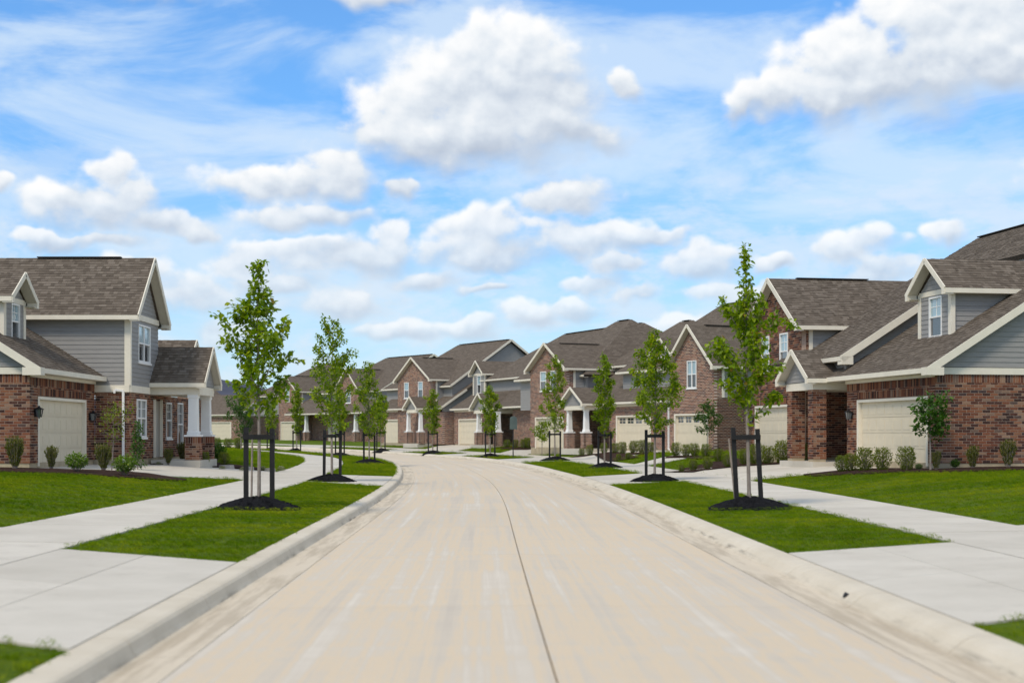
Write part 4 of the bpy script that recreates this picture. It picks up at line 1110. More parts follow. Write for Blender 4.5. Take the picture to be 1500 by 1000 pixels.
# curbs
def curb(side):
    prof = [(2.73, 0.0), (3.10, -.016), (3.17, -.012), (3.195, .03), (3.22, .095), (3.245, .122), (3.28, .133), (3.5, .138), (3.5, .0)] if side < 0 else \
           [(2.73, 0.0), (3.04, -.012), (3.11, -.004), (3.17, .04), (3.24, .10), (3.30, .125), (3.36, .134), (3.5, .138), (3.5, .0)]
    root = structure_root('curb', 'joint_dark', (-12, 210, 74), [side * 2.76, side * 3.48], dz=-.26)
    def seg(a, b, nn):
        mb = MB(); rows = []
        for k in range(nn + 1):
            s = a + (b - a) * k / nn; x0, y0 = pos(s, 0); base = gl(s)
            rows.append([Vector((*pos(s, side * d), z + base)) for d, z in prof])
        for k in range(nn):
            for i in range(len(prof) - 1):
                q = [rows[k][i], rows[k][i + 1], rows[k + 1][i + 1], rows[k + 1][i]]
                s0_, s1_ = a + (b - a) * k / nn, a + (b - a) * (k + 1) / nn; d0_, d1_ = prof[i][0], prof[i + 1][0]
                uv = [(d0_, s0_), (d1_, s0_), (d1_, s1_), (d0_, s1_)]
                mb.face(q if side > 0 else q[::-1], uv if side > 0 else uv[::-1])
        for r in (rows[0], rows[-1]): mb.face(r + [Vector((r[0].x, r[0].y, r[0].z - .08))])
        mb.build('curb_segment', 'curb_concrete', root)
    s = -10.0
    while s < 140: seg(s + .006, s + 2.994, 2); s += 3.0
    seg(140, 209, 30)
    return root
cl_, cr_ = curb(-1), curb(1)
mb = MB(); c = Vector((*pos(14.4, 3.2), .062)); mb.tube([c + Vector((-.03, 0, .012)), c + Vector((.06, 0, -.03))], [.03, .03], 12); mb.build('drain_outlet', 'black_metal', cr_)

# sidewalks
def sidewalk(side):
    root = structure_root('sidewalk', 'joint_dark', (-2, 200, 101), [side * 6.08, side * 8.07], dz=-.05)
    s = 0.0
    while s < 126:
        sheet('slab', 'walk_concrete', (s + .007, s + 1.793, 2), lin(side * 6.05, side * 8.1, 2), random.uniform(.012, .018), root, thick=.06); s += 1.8
    sheet('slab_far', 'walk_concrete', (126, 199, 36), lin(side * 6.05, side * 8.1, 2), .015, root)
sidewalk(-1); sidewalk(1)

# verge strips: (start along street, end, slant at start, slant at end)
VERGE = {-1: [(-10, 10.4, 0, .55), (17.4, 43.2, .55, 1.15), (53, 190, .3, 0)],
          1: [(-10, 11.6, 0, .5), (18.6, 44.2, .45, .6), (52.0, 76.6, 1.0, .5), (85, 95.5, .6, .3), (101, 109.5, .4, .3), (115.5, 126, .3, .3), (132, 190, .4, .3)]}
for side in (-1, 1):
    for a, b, k0, k1 in VERGE[side]:
        tag(sheet('verge', 'lawn', (a, b, max(4, int((b - a) / 1.5))), [side * x for x in lin(3.5, 6.06, 4)], -.008,
              lo=lambda d, a=a, k0=k0: a + k0 * (abs(d) - 3.5), hi=lambda d, b=b, k1=k1: b + k1 * (abs(d) - 3.5)), kind='structure')
# lawns beyond the sidewalks
for side in (-1, 1):
    structure_root('front_lawn', 'lawn', (-10, 200, 130), [side * x for x in (8.09, 9.5, 11, 12.7, 14.5, 17.5)], dz=-.008)
# drive aprons between the verges, in slabs
def apron(side, a, ka, b, kb, cols=2, rows=2):
    root = tag(sheet('driveway_apron', 'joint_dark', (0, 1, 6), [side * x for x in lin(3.51, 6.05, 4)], -.05, lo=lambda d: a + ka * (abs(d) - 3.5), hi=lambda d: b + kb * (abs(d) - 3.5)), kind='structure')
    for i in range(cols):
        for j in range(rows):
            d0 = 3.507 + (6.045 - 3.507) * j / rows; d1 = 3.507 + (6.045 - 3.507) * (j + 1) / rows - .012
            f0, f1 = i / cols, (i + 1) / cols
            lo_ = lambda d: (a + ka * (abs(d) - 3.5)); hi_ = lambda d: (b + kb * (abs(d) - 3.5))
            sheet('slab', 'walk_concrete', (0, 1, 4), [side * x for x in lin(d0, d1, 2)], .010 + random.uniform(0, .004), root,
                  lo=lambda d: lo_(d) + (hi_(d) - lo_(d)) * f0 + .006, hi=lambda d: lo_(d) + (hi_(d) - lo_(d)) * f1 - .006, thick=.05)
for side in (-1, 1):
    v = VERGE[side]
    for (a0, b0, k0, k1), (a1, b1, q0, q1) in zip(v, v[1:]): apron(side, b0, k1, a1, q0, cols=2 if a1 < 60 else 1, rows=2 if a1 < 60 else 1)
# driveways and walks past the sidewalk
def drive(side, dpts, m='walk_concrete', name='driveway', dz=.016, n=10):
    """dpts: (offset, from, to) along the street"""
    ds = []; 
    for (d0, *_), (d1, *_) in zip(dpts, dpts[1:]): ds += [d0 + (d1 - d0) * k / 3 for k in range(3)]
    ds.append(dpts[-1][0])
    def ip(d, i):
        d = abs(d)
        for p, q in zip(dpts, dpts[1:]):
            if d <= q[0] + 1e-6: return p[i] + (q[i] - p[i]) * (d - p[0]) / (q[0] - p[0])
        return dpts[-1][i]
    return tag(sheet(name, m, (0, 1, n), [side * d for d in ds], dz, lo=lambda d: ip(d, 1), hi=lambda d: ip(d, 2), thick=.05), kind='structure')
drive(-1, [(8.1, 2, 22.6), (10.5, 3, 21.4), (20, 3, 18)])
drive(1, [(8.1, 3, 22.8), (10.5, 4, 22.0), (20, 4, 19)])
drive(-1, [(8.1, 46.5, 56.2), (10.0, 44.0, 54.6), (12.2, 43.4, 51.6), (14.2, 43.0, 49.2)])
drive(-1, [(11.0, 51, 56.4), (12.3, 52, 60)], name='porch_walk')
drive(1, [(8.1, 45.2, 57.4), (10.0, 45.2, 56.8), (11.6, 45.2, 55.6), (12.8, 44.2, 56)])
drive(1, [(8.1, 76, 85), (11, 77, 88), (14.0, 79, 96)])
drive(1, [(8.1, 65.5, 68.5), (11, 68, 72), (14.2, 84, 90)], name='garden_walk')
drive(1, [(8.1, 95.5, 101), (11, 96, 103), (15, 97, 106)])
drive(1, [(8.1, 109.5, 115.5), (11, 110, 117), (17, 111, 121)])
# mulch beds
def bed(side, dpts, m='mulch_brown'): return drive(side, dpts, m, 'mulch_bed', .05)
bed(-1, [(9.2, 41.6, 42.4), (10.6, 40.1, 43.7), (12.5, 39.6, 43.1), (14.2, 39.5, 42.8), (15.5, 39.8, 42.5), (19, 39.9, 42.5)])
bed(-1, [(8.6, 56.9, 57.9), (10, 55.0, 59), (12.2, 52.0, 60.5)])
bed(1, [(9.8, 43.6, 44.9), (11.2, 41.7, 45.0), (12.3, 40.4, 44.1), (13.2, 39.7, 42.6), (15, 39.6, 42.6), (19, 39.6, 43.2)])
bed(1, [(8.3, 57.4, 58.2), (9.5, 57.0, 60.2), (11.2, 56.2, 63), (12.6, 57, 62)])
# ------------------------------------------------------------------ grass
def in_drive(s, d, side):
    a = abs(d)
    Z = {-1: [[(8.1, 2, 22.6), (10.5, 3, 21.4), (20, 3, 18)], [(8.1, 46.5, 57.9), (10.0, 43.3, 59), (12.2, 39.6, 60.5), (16, 39.5, 60)], [(9.2, 41.6, 43.5), (10.6, 40.1, 44), (14.2, 39.5, 48), (19, 39.9, 60)]],
          1: [[(8.1, 3, 22.8), (10.5, 4, 22.0), (20, 4, 19)], [(8.1, 45.2, 58.2), (9.5, 45.2, 60.2), (11.2, 41.7, 63), (12.3, 40.4, 60), (13.2, 39.7, 62), (19, 39.6, 62)],
              [(8.1, 76, 85), (11, 77, 88), (14.0, 79, 96)], [(8.1, 65.5, 68.5), (11, 68, 72), (14.2, 84, 90)], [(8.1, 95.5, 101), (11, 96, 103), (15, 97, 106)], [(8.1, 109.5, 115.5), (11, 110, 117), (17, 111, 121)]]}[side]
    for dp in Z:
        for p, q in zip(dp, dp[1:]):
            if p[0] <= a <= q[0]:
                t = (a - p[0]) / (q[0] - p[0])
                if p[1] + (q[1] - p[1]) * t - .03 <= s <= p[2] + (q[2] - p[2]) * t + .03: return True
    return False
def grass():
    rnd = random.Random(5)
    me = bpy.data.meshes.new('grass_clump'); v = []; f = []
    for k in range(14):
        r = .075 * math.sqrt(rnd.random()); t = rnd.random() * 6.283; x, y = r * math.cos(t), r * math.sin(t)
        a = rnd.random() * 6.283; hgt = rnd.uniform(.018, .036); ln = rnd.uniform(.006, .026); b = rnd.random() * 6.283; w = .0042
        i = len(v); ca, sa = math.cos(a) * w, math.sin(a) * w
        v += [(x - ca, y - sa, -.005), (x + ca, y + sa, -.005), (x + ln * .45 * math.cos(b) + ca * .7, y + ln * .45 * math.sin(b) + sa * .7, hgt * .6), (x + ln * math.cos(b), y + ln * math.sin(b), hgt)]
        f += [(i, i + 1, i + 2), (i, i + 2, i + 3)]
    me.from_pydata(v, [], f); me.materials.append(MATS['grass_blade']); src = bpy.data.objects.new('grass_clump', me)
    ng = bpy.data.node_groups.new('grass_scatter', 'GeometryNodeTree')
    ng.interface.new_socket('Geometry', in_out='INPUT', socket_type='NodeSocketGeometry'); ng.interface.new_socket('Geometry', in_out='OUTPUT', socket_type='NodeSocketGeometry')
    gi = ng.nodes.new('NodeGroupInput'); go = ng.nodes.new('NodeGroupOutput'); ins = ng.nodes.new('GeometryNodeInstanceOnPoints'); oi = ng.nodes.new('GeometryNodeObjectInfo')
    oi.inputs['Object'].default_value = src; oi.inputs['As Instance'].default_value = True
    ra = ng.nodes.new('GeometryNodeInputNamedAttribute'); ra.data_type = 'FLOAT_VECTOR'; ra.inputs['Name'].default_value = 'rot'
    sa = ng.nodes.new('GeometryNodeInputNamedAttribute'); sa.data_type = 'FLOAT'; sa.inputs['Name'].default_value = 'scl'
    L = ng.links
    L.new(gi.outputs[0], ins.inputs['Points']); L.new(oi.outputs['Geometry'], ins.inputs['Instance']); L.new(ra.outputs['Attribute'], ins.inputs['Rotation']); L.new(sa.outputs['Attribute'], ins.inputs['Scale']); L.new(ins.outputs[0], go.inputs[0])
    def field(pts):
        m2 = bpy.data.meshes.new('grass'); m2.from_pydata([p[0] for p in pts], [], [])
        a = m2.attributes.new('rot', 'FLOAT_VECTOR', 'POINT'); a.data.foreach_set('vector', [c for p in pts for c in p[1]])
        b = m2.attributes.new('scl', 'FLOAT', 'POINT'); b.data.foreach_set('value', [p[2] for p in pts])
        o = bpy.data.objects.new('grass', m2); COL.objects.link(o); md = o.modifiers.new('scatter', 'NODES'); md.node_group = ng
        return tag(o, 'short mown green grass covering the verges and front lawns', 'grass', kind='stuff')
    pts = []
    def add(s, d, sc):
        x, y = pos(s, d)
        px = 750 + 2083 * x / max(y, 1)
        if px < -420 or px > 1920: return
        # mowing: alternate passes lean the blades to and fro
        lean = 1.15 if int(math.floor((s + .25 * abs(d)) / .66)) % 2 else .12
        z = height(s, d) - .01
        pts.append(((x, y, z), (-lean + rnd.gauss(0, .12), rnd.gauss(0, .15), rnd.random() * .9 - .45 + (3.1416 if rnd.random() < .5 and False else 0)), sc * rnd.uniform(.75, 1.25)))
    for side in (-1, 1):
        for a, b, k0, k1 in VERGE[side]:
            a2 = max(a, 7)
            if a2 > 120: continue
            den = 150 if a2 < 45 else 55
            for _ in range(int((b + 1.5 - a2) * 2.56 * den)):
                s = rnd.uniform(a2, b + 3); d = rnd.uniform(3.5, 6.07)
                if a + k0 * (d - 3.5) - .02 < s < b + k1 * (d - 3.5) + .02: add(s, side * d, 1.0 if a2 < 45 else 1.5)
        for s0, s1, den, sc in ((16, 47, 100, 1.1), (44, 125, 38, 1.6)):
            for _ in range(int((s1 - s0) * 9 * den)):
                s = rnd.uniform(s0, s1); d = rnd.uniform(8.09, 17.3)
                if not in_drive(s, side * d, side): add(s, side * d, sc)
    field(pts)
grass()

# ------------------------------------------------------------------ trees
def leaf(mb, p, d, up, size, tint, wide=.62):
    d = d.normalized(); s = d.cross(up)
    if s.length < 1e-3: s = Vector((1, 0, 0))
    s.normalize(); n = s.cross(d)
    L, W = size, size * wide * .5
    b, t = p, p + d * L - n * (L * .18)
    l1, r1 = p + d * L * .32 + s * W - n * 0 + n * L * .07, p + d * L * .32 - s * W + n * L * .07
    l2, r2 = p + d * L * .72 + s * W * .72 - n * L * .03, p + d * L * .72 - s * W * .72 - n * L * .03
    m1 = p + d * L * .5
    mb.face([b, l1, l2, t], None, tint); mb.face([b, t, r2, r1], None, tint)
def rvec(rnd):
    while True:
        v = Vector((rnd.uniform(-1, 1), rnd.uniform(-1, 1), rnd.uniform(-1, 1)))
        if .05 < v.length < 1: return v.normalized()
def make_tree(name, label, x, y, H, hb, prof, seed, nbr=34, leaves=2300, lsize=.105, rad=.045, lean=(0, 0), group=None, cat='street tree', m='leaf_tree', spread=.09, updir=.75, bent=.12, spire=0.0):
    rnd = random.Random(seed)
    z0 = gz(x, y); root = empty(name, (x, y, z0)); tag(root, label, cat, group)
    tr = MB(); nz = 12; path = []; wx = rnd.uniform(-1, 1) * bent * .3; ph = rnd.random() * 6
    ax = lambda t: Vector((lean[0] * t + .035 * math.sin(ph + t * 5) * t, lean[1] * t + .03 * math.cos(ph + t * 4) * t, -.05 + (H + .05) * t))
    path = [ax(i / nz) for i in range(nz + 1)]
    tr.tube(path, [rad * (1.15 if i == 0 else 1.0) * (1 - .88 * (i / nz) ** 1.1) for i in range(nz + 1)], 7)
    cr = MB(); br = []
    for k in range(nbr):
        t = hb + (1 - hb) * (k + rnd.random() * .8) / nbr; t = min(t, .985)
        w = prof((t - hb) / (1 - hb)) * rnd.uniform(.62, 1.15)
        az = k * 2.4 + rnd.uniform(-.5, .5)
        st = ax(t); ang = updir + rnd.uniform(-.25, .25)
        dr = Vector((math.cos(az) * math.cos(ang), math.sin(az) * math.cos(ang), math.sin(ang)))
        ln = w / max(.35, math.cos(ang)); 
        p1 = st + dr * ln * .5 + rvec(rnd) * ln * .06; p2 = st + dr * ln + Vector((0, 0, ln * .12)) + rvec(rnd) * ln * .08
        r0 = max(.004, rad * .38 * (1 - t) + .004)
        tr.tube([st, p1, p2], [r0, r0 * .7, r0 * .35], 4); br.append((st, p1, p2, ln))
        for _ in range(2):
            q = p1.lerp(p2, rnd.random()); e = q + (dr + rvec(rnd) * .9).normalized() * ln * rnd.uniform(.25, .45)
            tr.tube([q, e], [r0 * .5, r0 * .25], 3); br.append((q, q.lerp(e, .5), e, ln * .5))
    tot = sum(b[3] for b in br)
    for st, p1, p2, ln in br:
        for _ in range(max(3, int(1.55 * leaves * ln / tot))):
            t = .04 + 1.0 * rnd.random() ** .95
            c = st.lerp(p1, t * 2) if t < .5 else p1.lerp(p2, (t - .5) * 2)
            c = c + rvec(rnd) * spread * (1.25 + .6 * (1 - t)) * rnd.random() ** .4
            dd = (p2 - st).normalized() * .5 + rvec(rnd) * .9 + Vector((0, 0, -.28))
            upv = (Vector((0, 0, 1)) + rvec(rnd) * .55).normalized()
            cl_t = .5 + .5 * math.sin(st.x * 23 + st.z * 9 + st.y * 17)
            leaf(cr, c, dd, upv, lsize * rnd.uniform(.65, 1.25), min(1, max(0, rnd.gauss(.45, .2) + .2 * (cl_t - .5))))
    # leader shoots
    for _ in range(int(12 + 26 * spire)):
        t = 1 - rnd.random() * (.06 + .14 * spire); c = ax(min(t, 1.0)) + rvec(rnd) * .035
        leaf(cr, c, rvec(rnd) + Vector((0, 0, .3)), Vector((0, 0, 1)) + rvec(rnd) * .4, lsize * rnd.uniform(.7, 1.15), rnd.random() * .9)
    o = tr.build('trunk', 'bark', root, smooth=True); c2 = cr.build('crown', m, root, attr_t=True)
    return root
def prof_pts(*pts):
    def f(t):
        for (a, x), (b, y) in zip(pts, pts[1:]):
            if t <= b: return x + (y - x) * (t - a) / (b - a)
        return pts[-1][1]
    return f
PEAR = prof_pts((0, .45), (.15, .62), (.38, .68), (.52, .42), (.68, .26), (.82, .13), (.92, .17), (1, .03))
OVAL = prof_pts((0, .36), (.2, .56), (.45, .60), (.65, .48), (.85, .25), (1, .05))
NARROW = prof_pts((0, .36), (.2, .50), (.5, .46), (.75, .28), (1, .05))
WHIP = prof_pts((0, .52), (.15, .60), (.4, .58), (.52, .44), (.60, .24), (.68, .08), (1, .02))
G_T = 'young street trees staked along the verges'
make_tree('street_tree', 'young staked tree on the left front verge with wide uneven boughs and thin tip', -5.25, 29.5, 5.05, .375, PEAR, 101, nbr=36, leaves=1500, lsize=.13, rad=.042, group=G_T)
make_tree('street_tree', 'young staked tree on the right front verge, bare whip above its dense crown', 4.93, 29.5, 5.5, .335, WHIP, 102, nbr=38, leaves=2000, lsize=.115, rad=.045, lean=(-.12, 0), group=G_T, spire=.5)
make_tree('street_tree', 'second staked tree along the left verge, loose spiky top above a round lower crown', -5.85, 46.2, 5.2, .30, prof_pts((0, .45), (.2, .68), (.45, .66), (.65, .50), (.85, .38), (1, .1)), 103, nbr=34, leaves=2300, lsize=.105, group=G_T)
make_tree('street_tree', 'second staked tree along the right verge, broad crown before the windowed garage', 4.65, 46.3, 4.85, .30, prof_pts((0, .55), (.2, .80), (.45, .78), (.6, .55), (.75, .36), (1, .06)), 104, nbr=36, leaves=2700, lsize=.11, group=G_T)
make_tree('street_tree', 'third staked tree along the left verge, slim crown before the grass tip of the bend', -7.35, 73.2, 5.2, .24, prof_pts((0, .45), (.2, .72), (.5, .62), (.75, .4), (1, .1)), 105, leaves=2300, lsize=.11, group=G_T)
make_tree('street_tree', 'third staked tree along the right verge, tall narrow crown over a grey porch roof', 4.15, 63.8, 5.05, .28, NARROW, 106, leaves=2300, lsize=.105, group=G_T)
make_tree('street_tree', 'fourth staked tree along the right verge, slender crown before the two white porch columns', 2.4, 79.5, 5.9, .26, prof_pts((0, .55), (.2, .72), (.45, .66), (.7, .38), (1, .06)), 107, leaves=2200, lsize=.115, group=G_T)
make_tree('street_tree', 'staked tree on the short verge beside the street sign, small oval crown', -1.41, 92, 4.6, .29, OVAL, 108, leaves=1900, lsize=.12, group=G_T)
make_tree('street_tree', 'staked tree on the far verge between the two-window gable and the plain garage', -5.85, 105, 4.7, .27, OVAL, 109, leaves=1800, lsize=.125, group=G_T)
make_tree('street_tree', 'far right-side tree half hidden behind the third left tree', -10.6, 115, 4.6, .25, OVAL, 110, leaves=1500, lsize=.14, group=G_T)
make_tree('street_tree', 'left verge tree half hidden behind the spiky second left tree', -11.5, 95, 4.8, .30, NARROW, 111, leaves=1700, lsize=.12, group=G_T)
make_tree('street_tree', 'small distant left verge tree standing alone before the dark entry recess', -17.1, 113, 5.4, .24, NARROW, 112, leaves=1800, lsize=.13, group=G_T)
make_tree('street_tree', 'distant left verge tree showing just right of the front left trunk', -20.7, 122, 5.0, .26, OVAL, 113, leaves=1700, lsize=.13, group=G_T)
# small garden trees
BALL = prof_pts((0, .55), (.3, .8), (.6, .65), (1, .15))
make_tree('garden_tree', 'small dark leaved tree at the brick corner before the near right garage door', 12.28, 41.75, 2.15, .45, prof_pts((0, .5), (.3, .68), (.6, .5), (1, .12)), 201, nbr=16, leaves=560, lsize=.13, rad=.03, cat='garden tree', m='leaf_dark', updir=.45, spread=.13)
make_tree('garden_tree', 'round headed small tree before the steep gable with garage window lights', 10.35, 75.3, 2.55, .38, prof_pts((0, .4), (.3, .62), (.7, .5), (1, .15)), 202, nbr=16, leaves=700, lsize=.12, rad=.03, cat='garden tree', m='leaf_dark', updir=.5, spread=.12)
make_tree('garden_tree', 'small round tree in the bed left of the white columned porch', 1.95, 92.6, 2.2, .42, prof_pts((0, .35), (.3, .52), (.7, .42), (1, .1)), 203, nbr=14, leaves=500, lsize=.13, rad=.03, cat='garden tree', updir=.5, spread=.12)
make_tree('garden_tree', 'thin sapling with sparse yellow-green leaves in front of the left downspout', -12.0, 42.6, 2.0, .5, prof_pts((0, .32), (.4, .5), (1, .15)), 204, nbr=14, leaves=260, lsize=.085, rad=.022, cat='garden tree', m='leaf_yellow', updir=.35, lean=(.12, 0), spread=.14)
make_tree('garden_tree', 'dark columnar bush-like tree under the left ground-floor window', -12.0, 45.6, 1.5, .06, prof_pts((0, .14), (.4, .2), (1, .04)), 205, nbr=18, leaves=420, lsize=.085, rad=.02, cat='garden tree', m='leaf_dark', spread=.08)
make_tree('garden_tree', 'dark bushy tree low behind the front left tree crown', -20.2, 106, 4.2, .2, prof_pts((0, .6), (.4, .95), (1, .2)), 206, nbr=20, leaves=1200, lsize=.15, rad=.05, cat='garden tree', m='leaf_dark', spread=.16)

# ------------------------------------------------------------------ mulch mounds and stake frames
def mound(x, y, r, h, label, seed):
    rnd = random.Random(seed); z = gz(x, y); mb = MB(); na, nr = 30, 9; V = []
    for i in range(nr + 1):
        row = []
        for k in range(na):
            a = 6.2832 * k / na; q = i / nr
            rr = r * q * (1 + .06 * math.sin(3 * a + seed) + .04 * math.sin(7 * a + seed * 2))
            hh = h * (1 - q ** 1.7) * (1 + rnd.uniform(-.12, .12)) - (.03 if i == nr else 0) + rnd.uniform(-.012, .012)
            px, py = rr * math.cos(a), rr * math.sin(a); row.append(Vector((px, py, hh + gz(x + px, y + py) - z)))
        V.append(row)
    for i in range(nr):
        for k in range(na): mb.face([V[i][k], V[i + 1][k], V[i + 1][(k + 1) % na], V[i][(k + 1) % na]])
    o = mb.build('mulch_mound', 'mulch_black'); o.location = (x, y, z); tag(o, label, 'mulch mound', 'black mulch mounds around the street trees')
    ch = MB()
    for _ in range(260):
        a = rnd.random() * 6.283; q = math.sqrt(rnd.random()) * .98; rr = r * q; px, py = rr * math.cos(a), rr * math.sin(a)
        c = Vector((px, py, h * (1 - q ** 1.7) + gz(x + px, y + py) - z)); d = rvec(rnd); d.z *= .3; ch.beam(c - d * rnd.uniform(.015, .04), c + d * .03, .018, .01, rvec(rnd))
    tag(ch.build('mulch_chips', 'mulch_black', o), kind='stuff')
def stakes(x, y, gap, hgt, lean, yaw, label, base=.1, w=.1, straps=True):
    z = gz(x, y); root = empty('tree_stake_frame', (x, y, z), yaw); tag(root, label, 'tree stakes', 'black stake frames holding the street trees')
    tops = []
    for sx in (-1, 1):
        b = Vector((sx * gap / 2, .03, -.1)); t = Vector((sx * gap / 2 + lean, .03, hgt + base + (.03 if sx < 0 else 0)))
        mb = MB(); mb.beam(b, t, w, w, (0, 1, 0)); mb.build('post', 'black_wood', root, bevel=.008); tops.append((b, t))
    p = tops[0][0].lerp(tops[0][1], .89); q = tops[1][0].lerp(tops[1][1], .89)
    mb = MB(); mb.beam(p + Vector((-.05, -w / 2 - .026, -.01)), q + Vector((.05, -w / 2 - .026, .02)), .05, .1); mb.build('crossbar', 'black_wood', root, bevel=.006)
    mb = MB(); c = p.lerp(q, .5) + Vector((0, .0, .02)); mb.tube([c + Vector((.07 * math.cos(a), .07 * math.sin(a), 0)) for a in [i * .6 for i in range(11)]], [.012] * 11, 5); mb.build('tie', 'black_metal', root)
T = [(-5.25, 29.5, .75, 'left front verge', .54, 0, .02), (4.93, 29.5, .75, 'right front verge', .5, -.09, -.08), (-5.85, 46.2, .68, 'left verge at the second driveway', .52, .02, .03), (4.65, 46.3, .68, 'right verge at the second driveway', .56, 0, 0),
     (-7.35, 73.2, .75, 'left verge at the tip of the bend', .55, 0, .02), (4.15, 63.8, .68, 'right verge before the grey porch roof', .56, .01, 0), (2.4, 79.5, .74, 'right verge before the white porch columns', .6, 0, 0),
     (-1.41, 92, .65, 'short verge beside the street sign', .6, 0, .02), (-5.85, 105, .66, 'far verge between two cream garages', .66, 0, -.02), (-10.6, 115, .62, 'farthest right-side verge behind the bend', .66, 0, 0),
     (-11.5, 95, .7, 'left verge behind the second left tree', .58, 0, .02), (-17.1, 113, .68, 'left verge before the dark entry recess', .6, 0, 0), (-20.7, 122, .68, 'left verge just right of the front left trunk', .6, 0, 0)]
for i, (x, y, r, where, gap, lean, yaw) in enumerate(T):
    mound(x, y, r * 1.22, .24, 'black mulch mound on the ' + where, i + 3)
    stakes(x, y, gap, 1.46, lean, yaw, 'black stake frame on the ' + where, .19, .092)
for x, y, tx, lab in ((-5.48, 29.9, .02, 'thin weathered wooden stake left of the front left tree trunk'), (4.72, 29.9, -.16, 'thin leaning wooden stake beside the front right tree trunk')):
    z = gz(x, y); mb = MB(); mb.tube([(0, 0, -.1), (tx, 0, 1.45)], [.024, .02], 6); o = mb.build('wooden_stake', 'weathered_wood'); o.location = (x, y, z); tag(o, lab, 'stake')
# sign seen from behind
def sign():
    x, y = .07, 88.5; z = gz(x, y); r = empty('street_sign', (x, y, z), R(24)); tag(r, 'dark grey-green back of a rounded street sign on a thin black post', 'sign')
    mb = MB(); mb.tube([(0, 0, -.2), (0, 0, 2.55)], [.035, .035], 8); mb.build('post', 'black_metal', r)
    mb = MB(); pts = [(-.24, 1.78), (.24, 1.78), (.24, 2.4)] + [(.24 * math.cos(a), 2.4 + .2 * math.sin(a)) for a in lin(0, math.pi, 8)[1:-1]] + [(-.24, 2.4)]
    add_panel(mb, Frame((0, -.05, 0), (1, 0, 0), (0, 0, 1), (0, -1, 0)), [pts], .015, -.01); p = mb.build('panel', 'sign_back', r)
    mb = MB(); mb.box((-.1, -.04, 1.9), (.1, -.03, 1.96)); mb.box((-.1, -.04, 2.3), (.1, -.03, 2.36)); mb.build('bracket', 'black_metal', r)
sign()

# ------------------------------------------------------------------ shrubs
def proto(kind, seed):
    rnd = random.Random(seed); f = MB(); st = MB()
    if kind == 'upright':
        for _ in range(90):
            a = rnd.random() * 6.283; sp = rnd.uniform(.02, .32); top = Vector((sp * math.cos(a), sp * math.sin(a), rnd.uniform(.6, 1.0))); b = Vector((.06 * math.cos(a), .06 * math.sin(a), 0))
            mid = b.lerp(top, .5) + Vector((0, 0, .05)); st.tube([b, mid, top], [.008, .006, .003], 3)
            for k in range(24):
                t = rnd.uniform(.08, 1); c = b.lerp(mid, t * 2) if t < .5 else mid.lerp(top, 2 * t - 1)
                leaf(f, c, (top - b).normalized() + rvec(rnd) * .55, rvec(rnd), rnd.uniform(.06, .12), rnd.random(), .28)
    elif kind == 'round':
        for _ in range(26):
            d = rvec(rnd); d.z = abs(d.z); e = Vector((d.x * .42, d.y * .42, .18 + d.z * .66)); st.tube([(0, 0, 0), e * .9], [.012, .004], 3)
        for _ in range(1000):
            d = rvec(rnd); d.z = d.z * .7 + .3; q = rnd.random() ** .35 * (1 + .16 * math.sin(d.x * 9 + seed) * math.sin(d.y * 8))
            c = Vector((d.x * .5 * q, d.y * .5 * q, max(.06, .4 + d.z * .52 * q)))
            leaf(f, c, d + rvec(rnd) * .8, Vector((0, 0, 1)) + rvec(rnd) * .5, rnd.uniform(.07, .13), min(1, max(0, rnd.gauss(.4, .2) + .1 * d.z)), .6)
    elif kind == 'box':
        for _ in range(40):
            a = rnd.random() * 6.283; sp = rnd.uniform(.05, .34); st.tube([(0, 0, 0), (sp * math.cos(a), sp * math.sin(a), rnd.uniform(.6, .95))], [.01, .004], 3)
        for _ in range(1300):
            a = rnd.random() * 6.283; zz = rnd.random(); w = (.24 + .22 * math.sin(min(1, zz * 1.15) * math.pi * .8)) * (1 + .18 * math.sin(a * 3 + seed) + .12 * math.sin(a * 7 + zz * 9))
            q = rnd.random() ** .4; c = Vector((w * q * math.cos(a), w * q * math.sin(a), zz * (.86 + .16 * rnd.random())))
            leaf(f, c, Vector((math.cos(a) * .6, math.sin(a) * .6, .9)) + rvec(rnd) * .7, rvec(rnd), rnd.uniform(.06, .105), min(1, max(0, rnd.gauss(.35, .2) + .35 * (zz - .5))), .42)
    else:
        for _ in range(420):
            d = rvec(rnd); d.z = abs(d.z); q = rnd.random() ** .4; c = Vector((d.x * .55 * q, d.y * .55 * q, .05 + d.z * .5 * q)); leaf(f, c, d + rvec(rnd) * .6, Vector((0, 0, 1)), rnd.uniform(.09, .17), rnd.random(), .5)
        st.tube([(0, 0, 0), (0, 0, .25)], [.01, .005], 3)
    return f, st
LEAFM = {'upright': 'leaf_olive', 'round': 'leaf_bright', 'box': 'leaf_box', 'low': 'leaf_pale', 'dark': 'leaf_dark'}
PROT = {}
for kd in ('upright', 'round', 'box', 'low', 'dark'):
    for v in range(3):
        f, st = proto('round' if kd == 'dark' else kd, 40 + v * 7 + len(kd))
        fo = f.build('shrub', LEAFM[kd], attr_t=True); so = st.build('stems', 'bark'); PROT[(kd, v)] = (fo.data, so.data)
        bpy.data.objects.remove(fo); bpy.data.objects.remove(so)
NSH = [0]
